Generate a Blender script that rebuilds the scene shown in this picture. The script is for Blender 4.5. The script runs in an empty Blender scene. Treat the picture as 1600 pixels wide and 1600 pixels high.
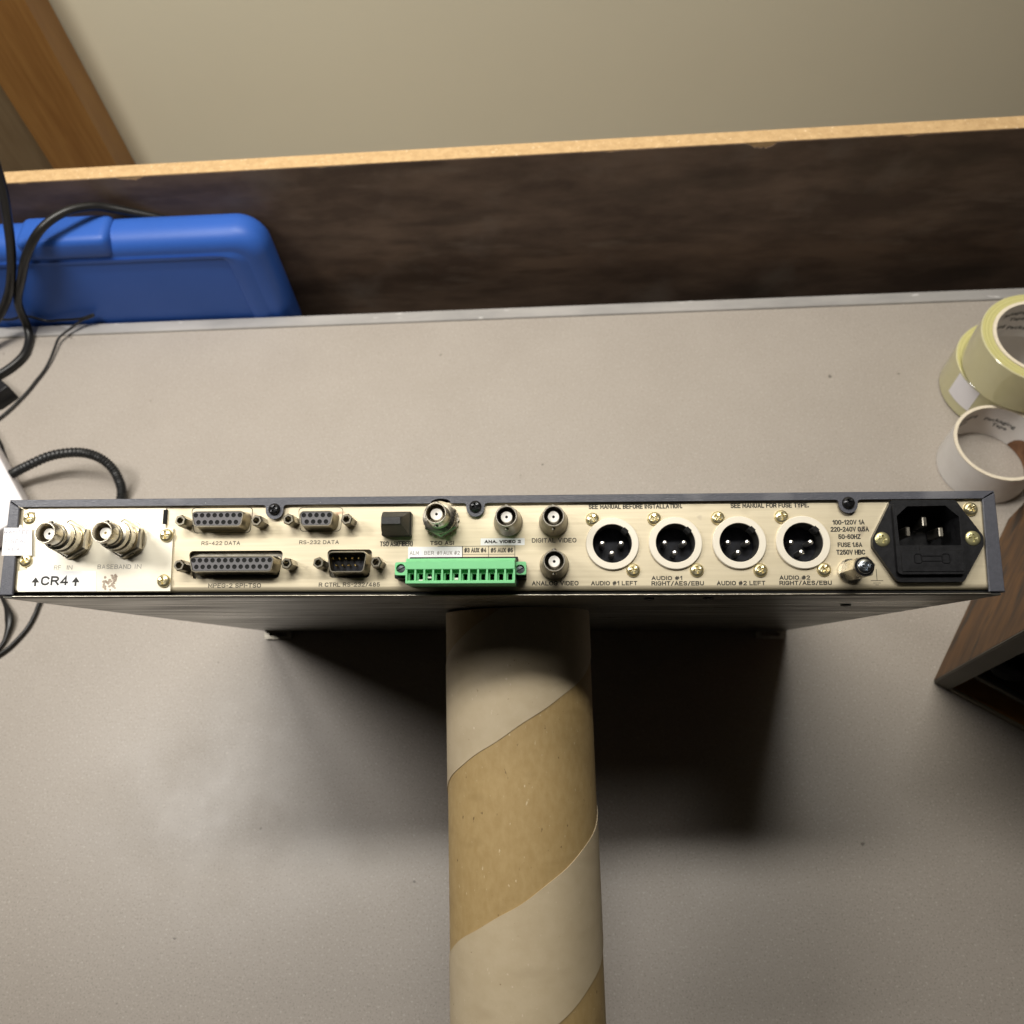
import bpy, bmesh, math, random
from mathutils import Matrix, Vector
random.seed(7)
scene = bpy.context.scene
COL = scene.collection
S = 0.001

# ------------------------------------------------------------------ camera, world, light, exposure
cam_d = bpy.data.cameras.new("camera")
cam = bpy.data.objects.new("camera", cam_d)
COL.objects.link(cam)
scene.camera = cam
cam_d.sensor_width = 36.0
cam_d.lens = 29.25
cam_d.clip_start = 0.01
cam_d.clip_end = 60.0
Rw = Matrix(((0.998367, 0.026337, 0.050691), (0.001518, 0.874832, -0.484423), (-0.057105, 0.483709, 0.873364)))
cam.matrix_world = Matrix.Translation((0, 0, 0.6645)) @ Rw.to_4x4()
cam_d.dof.use_dof = True
cam_d.dof.focus_distance = 0.375
cam_d.dof.aperture_fstop = 15.0

world = bpy.data.worlds.new("World")
scene.world = world
world.use_nodes = True
bg = world.node_tree.nodes["Background"]
bg.inputs[0].default_value = (1.0, 0.93, 0.82, 1)
bg.inputs[1].default_value = 0.012

def area_lamp(name, shape, sx, sy, watts, col, loc, aim=None, spread=180):
    d = bpy.data.lights.new(name, 'AREA')
    d.shape = shape
    d.size = sx
    if shape == 'RECTANGLE': d.size_y = sy
    d.energy = watts
    d.color = col
    d.spread = math.radians(spread)
    o = bpy.data.objects.new(name, d)
    COL.objects.link(o)
    o.location = loc
    if aim is not None:
        o.rotation_euler = (Vector(aim) - Vector(loc)).to_track_quat('-Z', 'Y').to_euler()
    return o
area_lamp("fluorescent_lamp", 'RECTANGLE', 1.2, 0.17, 9.6, (1.0, 0.965, 0.895), (-0.12, 0.475, 1.90), (-0.14, 0.84, 0.0), 78)
area_lamp("wall_lamp", 'RECTANGLE', 1.2, 0.12, 6.5, (1.0, 0.965, 0.895), (-0.20, 0.755, 1.46))
area_lamp("desk_lamp", 'DISK', 0.26, 0, 3.4, (1.0, 0.965, 0.92), (-0.680, 0.285, 0.95), (-0.34, 0.36, 0.0), 130)

scene.view_settings.view_transform = 'Standard'
scene.view_settings.look = 'None'
scene.view_settings.exposure = -0.08
scene.view_settings.gamma = 1.0

# ------------------------------------------------------------------ materials
def nd(nt, typ, **kw):
    n = nt.nodes.new(typ)
    for k, v in kw.items():
        setattr(n, k, v)
    return n

def mat(name, base, rough=0.5, metal=0.0, var=None, scale=40.0, stretch=(1, 1, 1), amount=0.5,
        bump=0.0, bscale=200.0, rvar=0.0, spec=0.5, detail=4.0, speck=None, trans=0.0, ior=1.45, coat=0.0,
        lo=0.35, hi=0.65, bstretch=None, sss=0.0, sdetail=2.0):
    """Principled material: base colour mixed with `var` by stretched noise, optional specks and bump."""
    m = bpy.data.materials.new(name)
    m.use_nodes = True
    nt = m.node_tree
    b = nt.nodes["Principled BSDF"]
    b.inputs["Base Color"].default_value = (*base, 1)
    b.inputs["Roughness"].default_value = rough
    b.inputs["Metallic"].default_value = metal
    b.inputs["IOR"].default_value = ior
    b.inputs["Specular IOR Level"].default_value = spec
    b.inputs["Transmission Weight"].default_value = trans
    b.inputs["Coat Weight"].default_value = coat
    if sss:
        b.inputs["Subsurface Weight"].default_value = sss
        b.inputs["Subsurface Radius"].default_value = (0.01, 0.01, 0.005)
    tc = nd(nt, "ShaderNodeTexCoord")
    mp = nd(nt, "ShaderNodeMapping")
    mp.inputs["Scale"].default_value = stretch
    nt.links.new(tc.outputs["Object"], mp.inputs["Vector"])
    if var is not None or rvar:
        no = nd(nt, "ShaderNodeTexNoise")
        no.inputs["Scale"].default_value = scale
        no.inputs["Detail"].default_value = detail
        no.inputs["Roughness"].default_value = 0.6
        nt.links.new(mp.outputs[0], no.inputs["Vector"])
        rp = nd(nt, "ShaderNodeMapRange")
        rp.inputs["From Min"].default_value = lo
        rp.inputs["From Max"].default_value = hi
        nt.links.new(no.outputs["Fac"], rp.inputs["Value"])
    if var is not None:
        mx = nd(nt, "ShaderNodeMix", data_type='RGBA')
        mx.inputs["A"].default_value = (*base, 1)
        mx.inputs["B"].default_value = (*var, 1)
        ml = nd(nt, "ShaderNodeMath", operation='MULTIPLY')
        ml.inputs[1].default_value = amount
        nt.links.new(rp.outputs[0], ml.inputs[0])
        nt.links.new(ml.outputs[0], mx.inputs["Factor"])
        last = mx.outputs["Result"]
        for sp in (speck or []):
            col, sc, th, width, st = sp
            mp2 = nd(nt, "ShaderNodeMapping")
            mp2.inputs["Scale"].default_value = st
            nt.links.new(tc.outputs["Object"], mp2.inputs["Vector"])
            n2 = nd(nt, "ShaderNodeTexNoise")
            n2.inputs["Scale"].default_value = sc
            n2.inputs["Detail"].default_value = sdetail
            nt.links.new(mp2.outputs[0], n2.inputs["Vector"])
            r2 = nd(nt, "ShaderNodeMapRange")
            r2.inputs["From Min"].default_value = th
            r2.inputs["From Max"].default_value = th + width
            nt.links.new(n2.outputs["Fac"], r2.inputs["Value"])
            m2 = nd(nt, "ShaderNodeMix", data_type='RGBA')
            m2.inputs["B"].default_value = (*col, 1)
            nt.links.new(last, m2.inputs["A"])
            nt.links.new(r2.outputs[0], m2.inputs["Factor"])
            last = m2.outputs["Result"]
        nt.links.new(last, b.inputs["Base Color"])
    if rvar:
        rr = nd(nt, "ShaderNodeMapRange")
        rr.inputs["To Min"].default_value = max(0.02, rough - rvar)
        rr.inputs["To Max"].default_value = rough + rvar
        nt.links.new(rp.outputs[0], rr.inputs["Value"])
        nt.links.new(rr.outputs[0], b.inputs["Roughness"])
    if bump:
        bn = nd(nt, "ShaderNodeTexNoise")
        bn.inputs["Scale"].default_value = bscale
        bn.inputs["Detail"].default_value = 3.0
        if bstretch:
            mpb = nd(nt, "ShaderNodeMapping")
            mpb.inputs["Scale"].default_value = bstretch
            nt.links.new(tc.outputs["Object"], mpb.inputs["Vector"])
            nt.links.new(mpb.outputs[0], bn.inputs["Vector"])
        else:
            nt.links.new(tc.outputs["Object"], bn.inputs["Vector"])
        bu = nd(nt, "ShaderNodeBump")
        bu.inputs["Strength"].default_value = bump
        bu.inputs["Distance"].default_value = 0.0006
        nt.links.new(bn.outputs["Fac"], bu.inputs["Height"])
        nt.links.new(bu.outputs[0], b.inputs["Normal"])
    return m

M = {}
M['desk'] = mat("desk_laminate", (0.300, 0.266, 0.231), 0.42, var=(0.33, 0.294, 0.256), scale=14, amount=0.3, rvar=0.05,
                speck=[((0.20, 0.176, 0.15), 800, 0.565, 0.14, (1, 1, 1)), ((0.41, 0.37, 0.325), 600, 0.59, 0.14, (1, 1, 1)),
                       ((0.13, 0.11, 0.095), 75, 0.765, 0.01, (1, 1, 1))],
                bump=0.10, bscale=1200)
M['trim'] = mat("edge_trim", (0.40, 0.38, 0.36), 0.40, 0.25, var=(0.28, 0.27, 0.26), scale=9, amount=0.8, stretch=(1, 3, 1),
                speck=[((0.62, 0.6, 0.58), 120, 0.68, 0.05, (0.3, 1, 1))], bump=0.08, bscale=500)
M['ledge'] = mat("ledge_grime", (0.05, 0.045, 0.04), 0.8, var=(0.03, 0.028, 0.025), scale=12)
M['veneer'] = mat("dark_veneer", (0.122, 0.080, 0.054), 0.50, sdetail=6.0, var=(0.058, 0.036, 0.024), scale=6, stretch=(1.3, 4, 3.4), amount=1.0, detail=8,
                  rvar=0.08, spec=0.35, lo=0.38, hi=0.62,
                  speck=[((0.052, 0.032, 0.021), 22, 0.52, 0.22, (0.45, 2, 2.6)), ((0.040, 0.026, 0.017), 7, 0.56, 0.20, (1.0, 2, 2.2)), ((0.120, 0.086, 0.062), 30, 0.60, 0.20, (0.5, 2, 2)), ((0.135, 0.105, 0.082), 8, 0.58, 0.25, (1.6, 3, 1.6)),
                         ((0.020, 0.013, 0.009), 34, 0.755, 0.06, (1.2, 2, 1.6)), ((0.07, 0.055, 0.045), 60, 0.72, 0.10, (0.4, 2, 3))])
M['chip'] = mat("chipboard_edge", (0.47, 0.315, 0.155), 0.8, var=(0.36, 0.23, 0.105), scale=160, amount=0.8, bump=0.6, bscale=420,
                speck=[((0.30, 0.19, 0.09), 300, 0.68, 0.08, (1, 1, 1)), ((0.72, 0.56, 0.36), 380, 0.66, 0.10, (1, 1, 1))])
M['wall'] = mat("wall_paint", (0.70, 0.64, 0.48), 0.75, var=(0.67, 0.61, 0.455), scale=5, bump=0.1, bscale=180)
M['post'] = mat("varnished_wood", (0.27, 0.135, 0.040), 0.38, var=(0.20, 0.09, 0.025), scale=10, stretch=(14, 3, 1), amount=0.9)
M['panelwood'] = mat("dull_wood", (0.20, 0.14, 0.075), 0.55, var=(0.15, 0.10, 0.05), scale=10, stretch=(10, 3, 1), amount=0.9)
M['blue'] = mat("blue_plastic", (0.026, 0.090, 0.36), 0.45, spec=0.35, var=(0.022, 0.080, 0.32), scale=14, bump=0.12, bscale=900, rvar=0.03)
M['cable'] = mat("black_cable", (0.010, 0.0095, 0.009), 0.34, var=(0.022, 0.021, 0.02), scale=60, amount=0.4, spec=0.35)
M['hose'] = mat("black_ribbed", (0.012, 0.012, 0.012), 0.42)
M['whitep'] = mat("white_plastic", (0.70, 0.675, 0.685), 0.4, var=(0.67, 0.645, 0.655), scale=20)
M['cover'] = mat("grey_paint", (0.085, 0.087, 0.104), 0.40, var=(0.062, 0.064, 0.078), scale=420, amount=0.8, bump=0.25, bscale=1500, rvar=0.05,
                 speck=[((0.34, 0.34, 0.35), 420, 0.745, 0.03, (1, 1, 1)), ((0.15, 0.15, 0.165), 30, 0.60, 0.15, (1, 1, 1))])
M['under'] = mat("scuffed_steel", (0.27, 0.265, 0.235), 0.36, 0.85, var=(0.12, 0.118, 0.105), scale=16, stretch=(0.7, 2, 4.5), amount=1.0, rvar=0.10, detail=7,
                 speck=[((0.05, 0.05, 0.04), 22, 0.63, 0.03, (0.5, 1, 4)), ((0.50, 0.49, 0.44), 18, 0.60, 0.10, (0.4, 1, 8))],
                 bump=0.08, bscale=60, bstretch=(0.6, 1, 8))
M['plate'] = mat("champagne_steel", (0.70, 0.615, 0.445), 0.42, 0.42, var=(0.61, 0.53, 0.37), scale=700, stretch=(0.04, 1, 1), amount=0.55,
                 speck=[((0.50, 0.425, 0.29), 28, 0.66, 0.12, (1, 1.3, 1)), ((0.36, 0.30, 0.23), 75, 0.70, 0.09, (1, 1.2, 1)), ((0.40, 0.20, 0.13), 55, 0.76, 0.03, (1, 1.6, 1))],
                 bump=0.05, bscale=900, bstretch=(0.03, 1, 1))
M['modplate'] = mat("pale_module_steel", (0.84, 0.79, 0.66), 0.38, 0.25, var=(0.80, 0.745, 0.615), scale=600, stretch=(0.05, 1, 1), amount=0.5)
M['ring'] = mat("ivory_metal", (0.80, 0.745, 0.63), 0.45, 0.15, var=(0.76, 0.70, 0.58), scale=60, speck=[((0.55, 0.47, 0.36), 160, 0.72, 0.05, (1, 1, 1))])
M['nickel'] = mat("nickel", (0.70, 0.65, 0.54), 0.30, 1.0, var=(0.58, 0.53, 0.43), scale=220, amount=0.8, rvar=0.08, bump=0.05, bscale=600)
M['nickeldull'] = mat("nickel_dull", (0.40, 0.37, 0.31), 0.36, 1.0, var=(0.27, 0.25, 0.21), scale=200, amount=0.9, rvar=0.08, bump=0.06, bscale=700)
M['xlrwall'] = mat("grey_metal_wall", (0.12, 0.118, 0.11), 0.4, 0.7)
M['dshell'] = mat("tin_shell", (0.36, 0.33, 0.26), 0.30, 1.0, var=(0.28, 0.25, 0.20), scale=180, amount=0.7)
M['brass'] = mat("yellow_zinc", (0.80, 0.71, 0.44), 0.34, 0.9, var=(0.70, 0.62, 0.40), scale=300, amount=0.9, rvar=0.06)
M['brassdull'] = mat("pale_brass", (0.60, 0.56, 0.30), 0.34, 0.8, var=(0.50, 0.46, 0.25), scale=300, amount=0.7)
M['zinc'] = mat("bright_zinc", (0.70, 0.74, 0.78), 0.22, 1.0, var=(0.5, 0.54, 0.6), scale=300, amount=0.8)
M['teflon'] = mat("white_dielectric", (0.83, 0.80, 0.74), 0.45)
M['black'] = mat("black_plastic", (0.0075, 0.0075, 0.0085), 0.40, var=(0.019, 0.019, 0.021), scale=500, amount=0.6, spec=0.35, bump=0.12, bscale=1600)
M['blackdusty'] = mat("dusty_black", (0.003, 0.003, 0.004), 0.45, var=(0.024, 0.026, 0.036), scale=170, amount=0.8, spec=0.25)
M['blackrubber'] = mat("black_rubber", (0.018, 0.018, 0.018), 0.40, var=(0.035, 0.035, 0.034), scale=300, amount=0.7, bump=0.15, bscale=1500)
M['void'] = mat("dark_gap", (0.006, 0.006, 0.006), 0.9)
M['blackscrew'] = mat("black_screw", (0.03, 0.03, 0.032), 0.26, 0.7)
M['insert'] = mat("grey_insert", (0.125, 0.12, 0.125), 0.55, var=(0.105, 0.10, 0.105), scale=400, amount=0.6)
M['gold'] = mat("gold_pin", (0.85, 0.66, 0.30), 0.2, 1.0)
M['silverpin'] = mat("silver_pin", (0.80, 0.76, 0.70), 0.3, 1.0)
M['green'] = mat("green_plastic", (0.21, 0.60, 0.28), 0.38, var=(0.19, 0.56, 0.255), scale=60, amount=0.7, bump=0.05, bscale=900)
M['sticker'] = mat("sticker", (0.87, 0.865, 0.86), 0.5)
M['residue'] = mat("paper_residue", (0.50, 0.41, 0.33), 0.8, var=(0.30, 0.23, 0.17), scale=500, amount=1.0)
M['ink'] = mat("ink_black", (0.018, 0.016, 0.013), 0.6)
M['inkbrown'] = mat("ink_worn", (0.030, 0.026, 0.020), 0.6, var=(0.10, 0.085, 0.065), scale=900, amount=0.6)
M['inkgrey'] = mat("ink_faded", (0.20, 0.185, 0.165), 0.6, var=(0.42, 0.39, 0.35), scale=700, amount=0.9)
M['inkmauve'] = mat("ink_faint_mauve", (0.16, 0.15, 0.21), 0.6, var=(0.36, 0.34, 0.42), scale=500, amount=0.9)
M['kraft'] = mat("kraft_paper", (0.345, 0.236, 0.098), 0.62, var=(0.40, 0.285, 0.13), scale=330, stretch=(1, 0.5, 1), amount=0.8, bump=0.12, bscale=600, detail=7,
                 speck=[((0.15, 0.095, 0.04), 420, 0.71, 0.07, (1, 0.6, 1)), ((0.55, 0.44, 0.27), 620, 0.70, 0.08, (1, 0.5, 1)), ((0.27, 0.18, 0.07), 34, 0.56, 0.3, (1, 2.5, 1))])
M['pale'] = mat("pale_paper", (0.445, 0.36, 0.235), 0.62, var=(0.485, 0.40, 0.27), scale=110, amount=0.8, bump=0.10, bscale=600, detail=7,
                speck=[((0.25, 0.18, 0.10), 420, 0.735, 0.05, (1, 1, 1)), ((0.60, 0.51, 0.38), 620, 0.70, 0.08, (1, 0.5, 1)), ((0.39, 0.31, 0.20), 30, 0.56, 0.3, (1, 2.5, 1))])
M['tape'] = mat("amber_clear_tape", (0.82, 0.775, 0.47), 0.16, var=(0.78, 0.73, 0.43), scale=60, amount=0.5, coat=0.5, trans=0.35)
M['tapeside'] = mat("tape_edge", (0.52, 0.48, 0.19), 0.35, var=(0.44, 0.40, 0.15), scale=900, stretch=(1, 1, 0.1), amount=0.5, sss=0.25)
nt_ = M['tapeside'].node_tree                               # wound layers: fine rings on the flat sides
b_ = nt_.nodes["Principled BSDF"]
tc_ = nd(nt_, "ShaderNodeTexCoord"); sx_ = nd(nt_, "ShaderNodeSeparateXYZ"); cx_ = nd(nt_, "ShaderNodeCombineXYZ")
ln_ = nd(nt_, "ShaderNodeVectorMath", operation='LENGTH')
nt_.links.new(tc_.outputs["Object"], sx_.inputs[0]); nt_.links.new(sx_.outputs[0], cx_.inputs[0]); nt_.links.new(sx_.outputs[1], cx_.inputs[1])
nt_.links.new(cx_.outputs[0], ln_.inputs[0])
n1_ = nd(nt_, "ShaderNodeTexNoise", noise_dimensions='1D')
n1_.inputs["Scale"].default_value = 1500.0; n1_.inputs["Detail"].default_value = 3.0
nt_.links.new(ln_.outputs["Value"], n1_.inputs["W"])
rm_ = nd(nt_, "ShaderNodeMapRange"); rm_.inputs["From Min"].default_value = 0.3; rm_.inputs["From Max"].default_value = 0.7
nt_.links.new(n1_.outputs["Fac"], rm_.inputs["Value"])
mx_ = nd(nt_, "ShaderNodeMix", data_type='RGBA')
mx_.inputs["A"].default_value = (0.34, 0.31, 0.11, 1); mx_.inputs["B"].default_value = (0.60, 0.565, 0.27, 1)
nt_.links.new(rm_.outputs[0], mx_.inputs["Factor"]); nt_.links.new(mx_.outputs["Result"], b_.inputs["Base Color"])
M['core'] = mat("white_core", (0.74, 0.715, 0.69), 0.6, var=(0.63, 0.595, 0.56), scale=40, bump=0.05, bscale=500)
M['corerim'] = mat("core_rim", (0.66, 0.59, 0.47), 0.8, var=(0.56, 0.48, 0.36), scale=300, bump=0.2, bscale=800)
M['torn'] = mat("torn_brown_paper", (0.26, 0.13, 0.065), 0.8, var=(0.13, 0.06, 0.03), scale=70, amount=1.0, bump=0.4, bscale=300)
M['inktape'] = mat("ink_tape", (0.06, 0.07, 0.07), 0.6)
M['walnut'] = mat("walnut_veneer", (0.175, 0.080, 0.022), 0.45, spec=0.15, var=(0.052, 0.024, 0.009), scale=7, stretch=(2.0, 2.0, 9), amount=1.0, detail=7,
                  speck=[((0.035, 0.022, 0.014), 9, 0.57, 0.10, (2.4, 2.4, 5)), ((0.19, 0.10, 0.036), 12, 0.62, 0.10, (2, 2, 10))])
M['walnuttop'] = mat("walnut_top", (0.175, 0.080, 0.022), 0.45, spec=0.15, var=(0.052, 0.024, 0.009), scale=7, stretch=(9, 1.5, 2), amount=1.0, detail=7)
M['cabedge'] = mat("cabinet_edge", (0.115, 0.106, 0.086), 0.5, var=(0.08, 0.074, 0.06), scale=30)
M['cabrim'] = mat("brightened_rim", (0.30, 0.26, 0.19), 0.6, var=(0.22, 0.19, 0.14), scale=60)  # light put into the colour: raised so the unlit bottom edge looks lit
M['cabin'] = mat("cabinet_inside", (0.46, 0.235, 0.055), 0.45, var=(0.36, 0.18, 0.04), scale=16, stretch=(4, 1, 1))
M['cabblack'] = mat("cabinet_black", (0.010, 0.010, 0.011), 0.35)
M['knob'] = mat("gloss_black", (0.003, 0.003, 0.003), 0.10, spec=0.04)
M['tag'] = mat("paper_tag", (0.80, 0.78, 0.81), 0.6)

# ------------------------------------------------------------------ mesh helpers (millimetres in, metres out)
class B:
    def __init__(self):
        self.bm = bmesh.new()
    def box(self, x0, x1, y0, y1, z0, z1, bev=0.0, seg=1):
        v = [self.bm.verts.new(p) for p in ((x0, y0, z0), (x1, y0, z0), (x1, y1, z0), (x0, y1, z0), (x0, y0, z1), (x1, y0, z1), (x1, y1, z1), (x0, y1, z1))]
        fs = [self.bm.faces.new([v[i] for i in q]) for q in ((3, 2, 1, 0), (4, 5, 6, 7), (0, 1, 5, 4), (1, 2, 6, 5), (2, 3, 7, 6), (3, 0, 4, 7))]
        if bev:
            es = list({e for f in fs for e in f.edges})
            bmesh.ops.bevel(self.bm, geom=es, offset=bev, segments=seg, affect='EDGES', profile=0.5)
        return self
    def prism(self, pts, z0, z1, bev=0.0, seg=1):
        a = [self.bm.verts.new((x, y, z0)) for x, y in pts]
        b = [self.bm.verts.new((x, y, z1)) for x, y in pts]
        n = len(pts)
        top = self.bm.faces.new(b)
        self.bm.faces.new(a[::-1])
        for i in range(n):
            j = (i + 1) % n
            self.bm.faces.new((a[i], a[j], b[j], b[i]))
        if bev:
            bmesh.ops.bevel(self.bm, geom=list(top.edges), offset=bev, segments=seg, affect='EDGES', profile=0.5)
        return self
    def loft(self, loops, cap0=True, cap1=True):
        rings = [[self.bm.verts.new(p) for p in lp] for lp in loops]
        n = len(rings[0])
        for a, b in zip(rings, rings[1:]):
            for i in range(n):
                j = (i + 1) % n
                self.bm.faces.new((a[i], a[j], b[j], b[i]))
        if cap0: self.bm.faces.new(rings[0][::-1])
        if cap1: self.bm.faces.new(rings[-1])
        return self
    def lathe(self, prof, cx=0, cy=0, seg=32, rot=0.0, cap0=True, cap1=True, axis='z'):
        loops = []
        for r, z in prof:
            lp = []
            for i in range(seg):
                t = rot + 2 * math.pi * i / seg
                lp.append((cx + r * math.cos(t), cy + r * math.sin(t), z))
            loops.append(lp)
        return self.loft(loops, cap0, cap1)
    def plate(self, outer, holes, z0, z1):
        """flat plate with holes: filled faces at z1, walls down to z0"""
        es = []
        for lp in [outer] + holes:
            vs = [self.bm.verts.new((x, y, z1)) for x, y in lp]
            vb = [self.bm.verts.new((x, y, z0)) for x, y in lp]
            n = len(lp)
            for i in range(n):
                j = (i + 1) % n
                es.append(self.bm.edges.new((vs[i], vs[j])))
                self.bm.faces.new((vb[i], vb[j], vs[j], vs[i]))
        r = bmesh.ops.triangle_fill(self.bm, edges=es, use_beauty=True, use_dissolve=False, normal=(0, 0, 1))
        return self
    def sweep(self, pts, rad, seg=10, flat=None, cap=True):
        """tube through points; rad is a number or a function of the fraction along"""
        P = [Vector(p) for p in pts]
        n = len(P)
        T = [(P[min(i + 1, n - 1)] - P[max(i - 1, 0)]).normalized() for i in range(n)]
        up = Vector((0, 0, 1)) if abs(T[0].z) < 0.9 else Vector((1, 0, 0))
        N = (up - T[0] * up.dot(T[0])).normalized()
        loops = []
        for i in range(n):
            N = (N - T[i] * N.dot(T[i])).normalized()
            Bn = T[i].cross(N)
            r = rad(i / (n - 1)) if callable(rad) else rad
            fl = flat or 1.0
            loops.append([tuple(P[i] + N * (r * fl * math.cos(2 * math.pi * k / seg)) + Bn * (r * math.sin(2 * math.pi * k / seg))) for k in range(seg)])
        return self.loft(loops, cap, cap)
    def quad(self, pts):
        self.bm.faces.new([self.bm.verts.new(p) for p in pts])
        return self
    def build(self, name, m, parent=None, loc=(0, 0, 0), ang=35, kind=None, label=None, recalc=True):
        if recalc:
            bmesh.ops.recalc_face_normals(self.bm, faces=self.bm.faces)
        bmesh.ops.scale(self.bm, vec=(S, S, S), verts=self.bm.verts)
        me = bpy.data.meshes.new(name)
        self.bm.to_mesh(me)
        self.bm.free()
        me.materials.append(m)
        for p in me.polygons: p.use_smooth = True
        me.set_sharp_from_angle(angle=math.radians(ang))
        o = bpy.data.objects.new(name, me)
        COL.objects.link(o)
        if parent is not None: o.parent = parent
        o.location = [c * S for c in loc]
        if kind: o['kind'] = kind
        if label: o['label'] = label
        return o

def circle(cx, cy, r, n=40, a0=0.0):
    return [(cx + r * math.cos(a0 + 2 * math.pi * i / n), cy + r * math.sin(a0 + 2 * math.pi * i / n)) for i in range(n)]

def rpoly(pts, r, n=5):
    """round the corners of a polygon (r: number or list)"""
    out = []
    m = len(pts)
    for i in range(m):
        p = Vector(pts[i]); a = Vector(pts[i - 1]); b = Vector(pts[(i + 1) % m])
        rr = r[i] if isinstance(r, (list, tuple)) else r
        u = (a - p).normalized(); v = (b - p).normalized()
        th = math.acos(max(-1, min(1, u.dot(v))))
        d = min(rr / math.tan(th / 2), 0.48 * (a - p).length, 0.48 * (b - p).length)
        rr2 = d * math.tan(th / 2)
        c = p + (u + v).normalized() * (rr2 / math.sin(th / 2))
        s = p + u * d; e = p + v * d
        a0 = math.atan2(s.y - c.y, s.x - c.x); a1 = math.atan2(e.y - c.y, e.x - c.x)
        da = (a1 - a0 + math.pi) % (2 * math.pi) - math.pi
        for k in range(n + 1):
            t = a0 + da * k / n
            out.append((c.x + rr2 * math.cos(t), c.y + rr2 * math.sin(t)))
    return out

def rrect(x0, x1, y0, y1, r, n=4):
    return rpoly([(x0, y0), (x1, y0), (x1, y1), (x0, y1)], r, n)

def spline(ctrl, per=8):
    P = [Vector(p) for p in ctrl]
    P = [P[0] * 2 - P[1]] + P + [P[-1] * 2 - P[-2]]
    out = []
    for i in range(1, len(P) - 2):
        for k in range(per):
            t = k / per
            a, b, c, d = P[i - 1], P[i], P[i + 1], P[i + 2]
            out.append(0.5 * ((2 * b) + (c - a) * t + (2 * a - 5 * b + 4 * c - d) * t * t + (3 * b - a - 3 * c + d) * t ** 3))
    out.append(P[-2])
    return [tuple(p) for p in out]

def tag(o, label, cat, group=None):
    o['label'] = label
    o['category'] = cat
    if group: o['group'] = group
    return o

def empty(name, matrix):
    o = bpy.data.objects.new(name, None)
    COL.objects.link(o)
    o.empty_display_size = 0.02
    o.matrix_world = matrix
    return o

def copy_tree(o, parent, loc):
    c = o.copy(); COL.objects.link(c); c.parent = parent
    c.location = [q * S for q in loc]
    for ch in list(o.children):
        g = ch.copy(); COL.objects.link(g); g.parent = c
    return c

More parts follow.
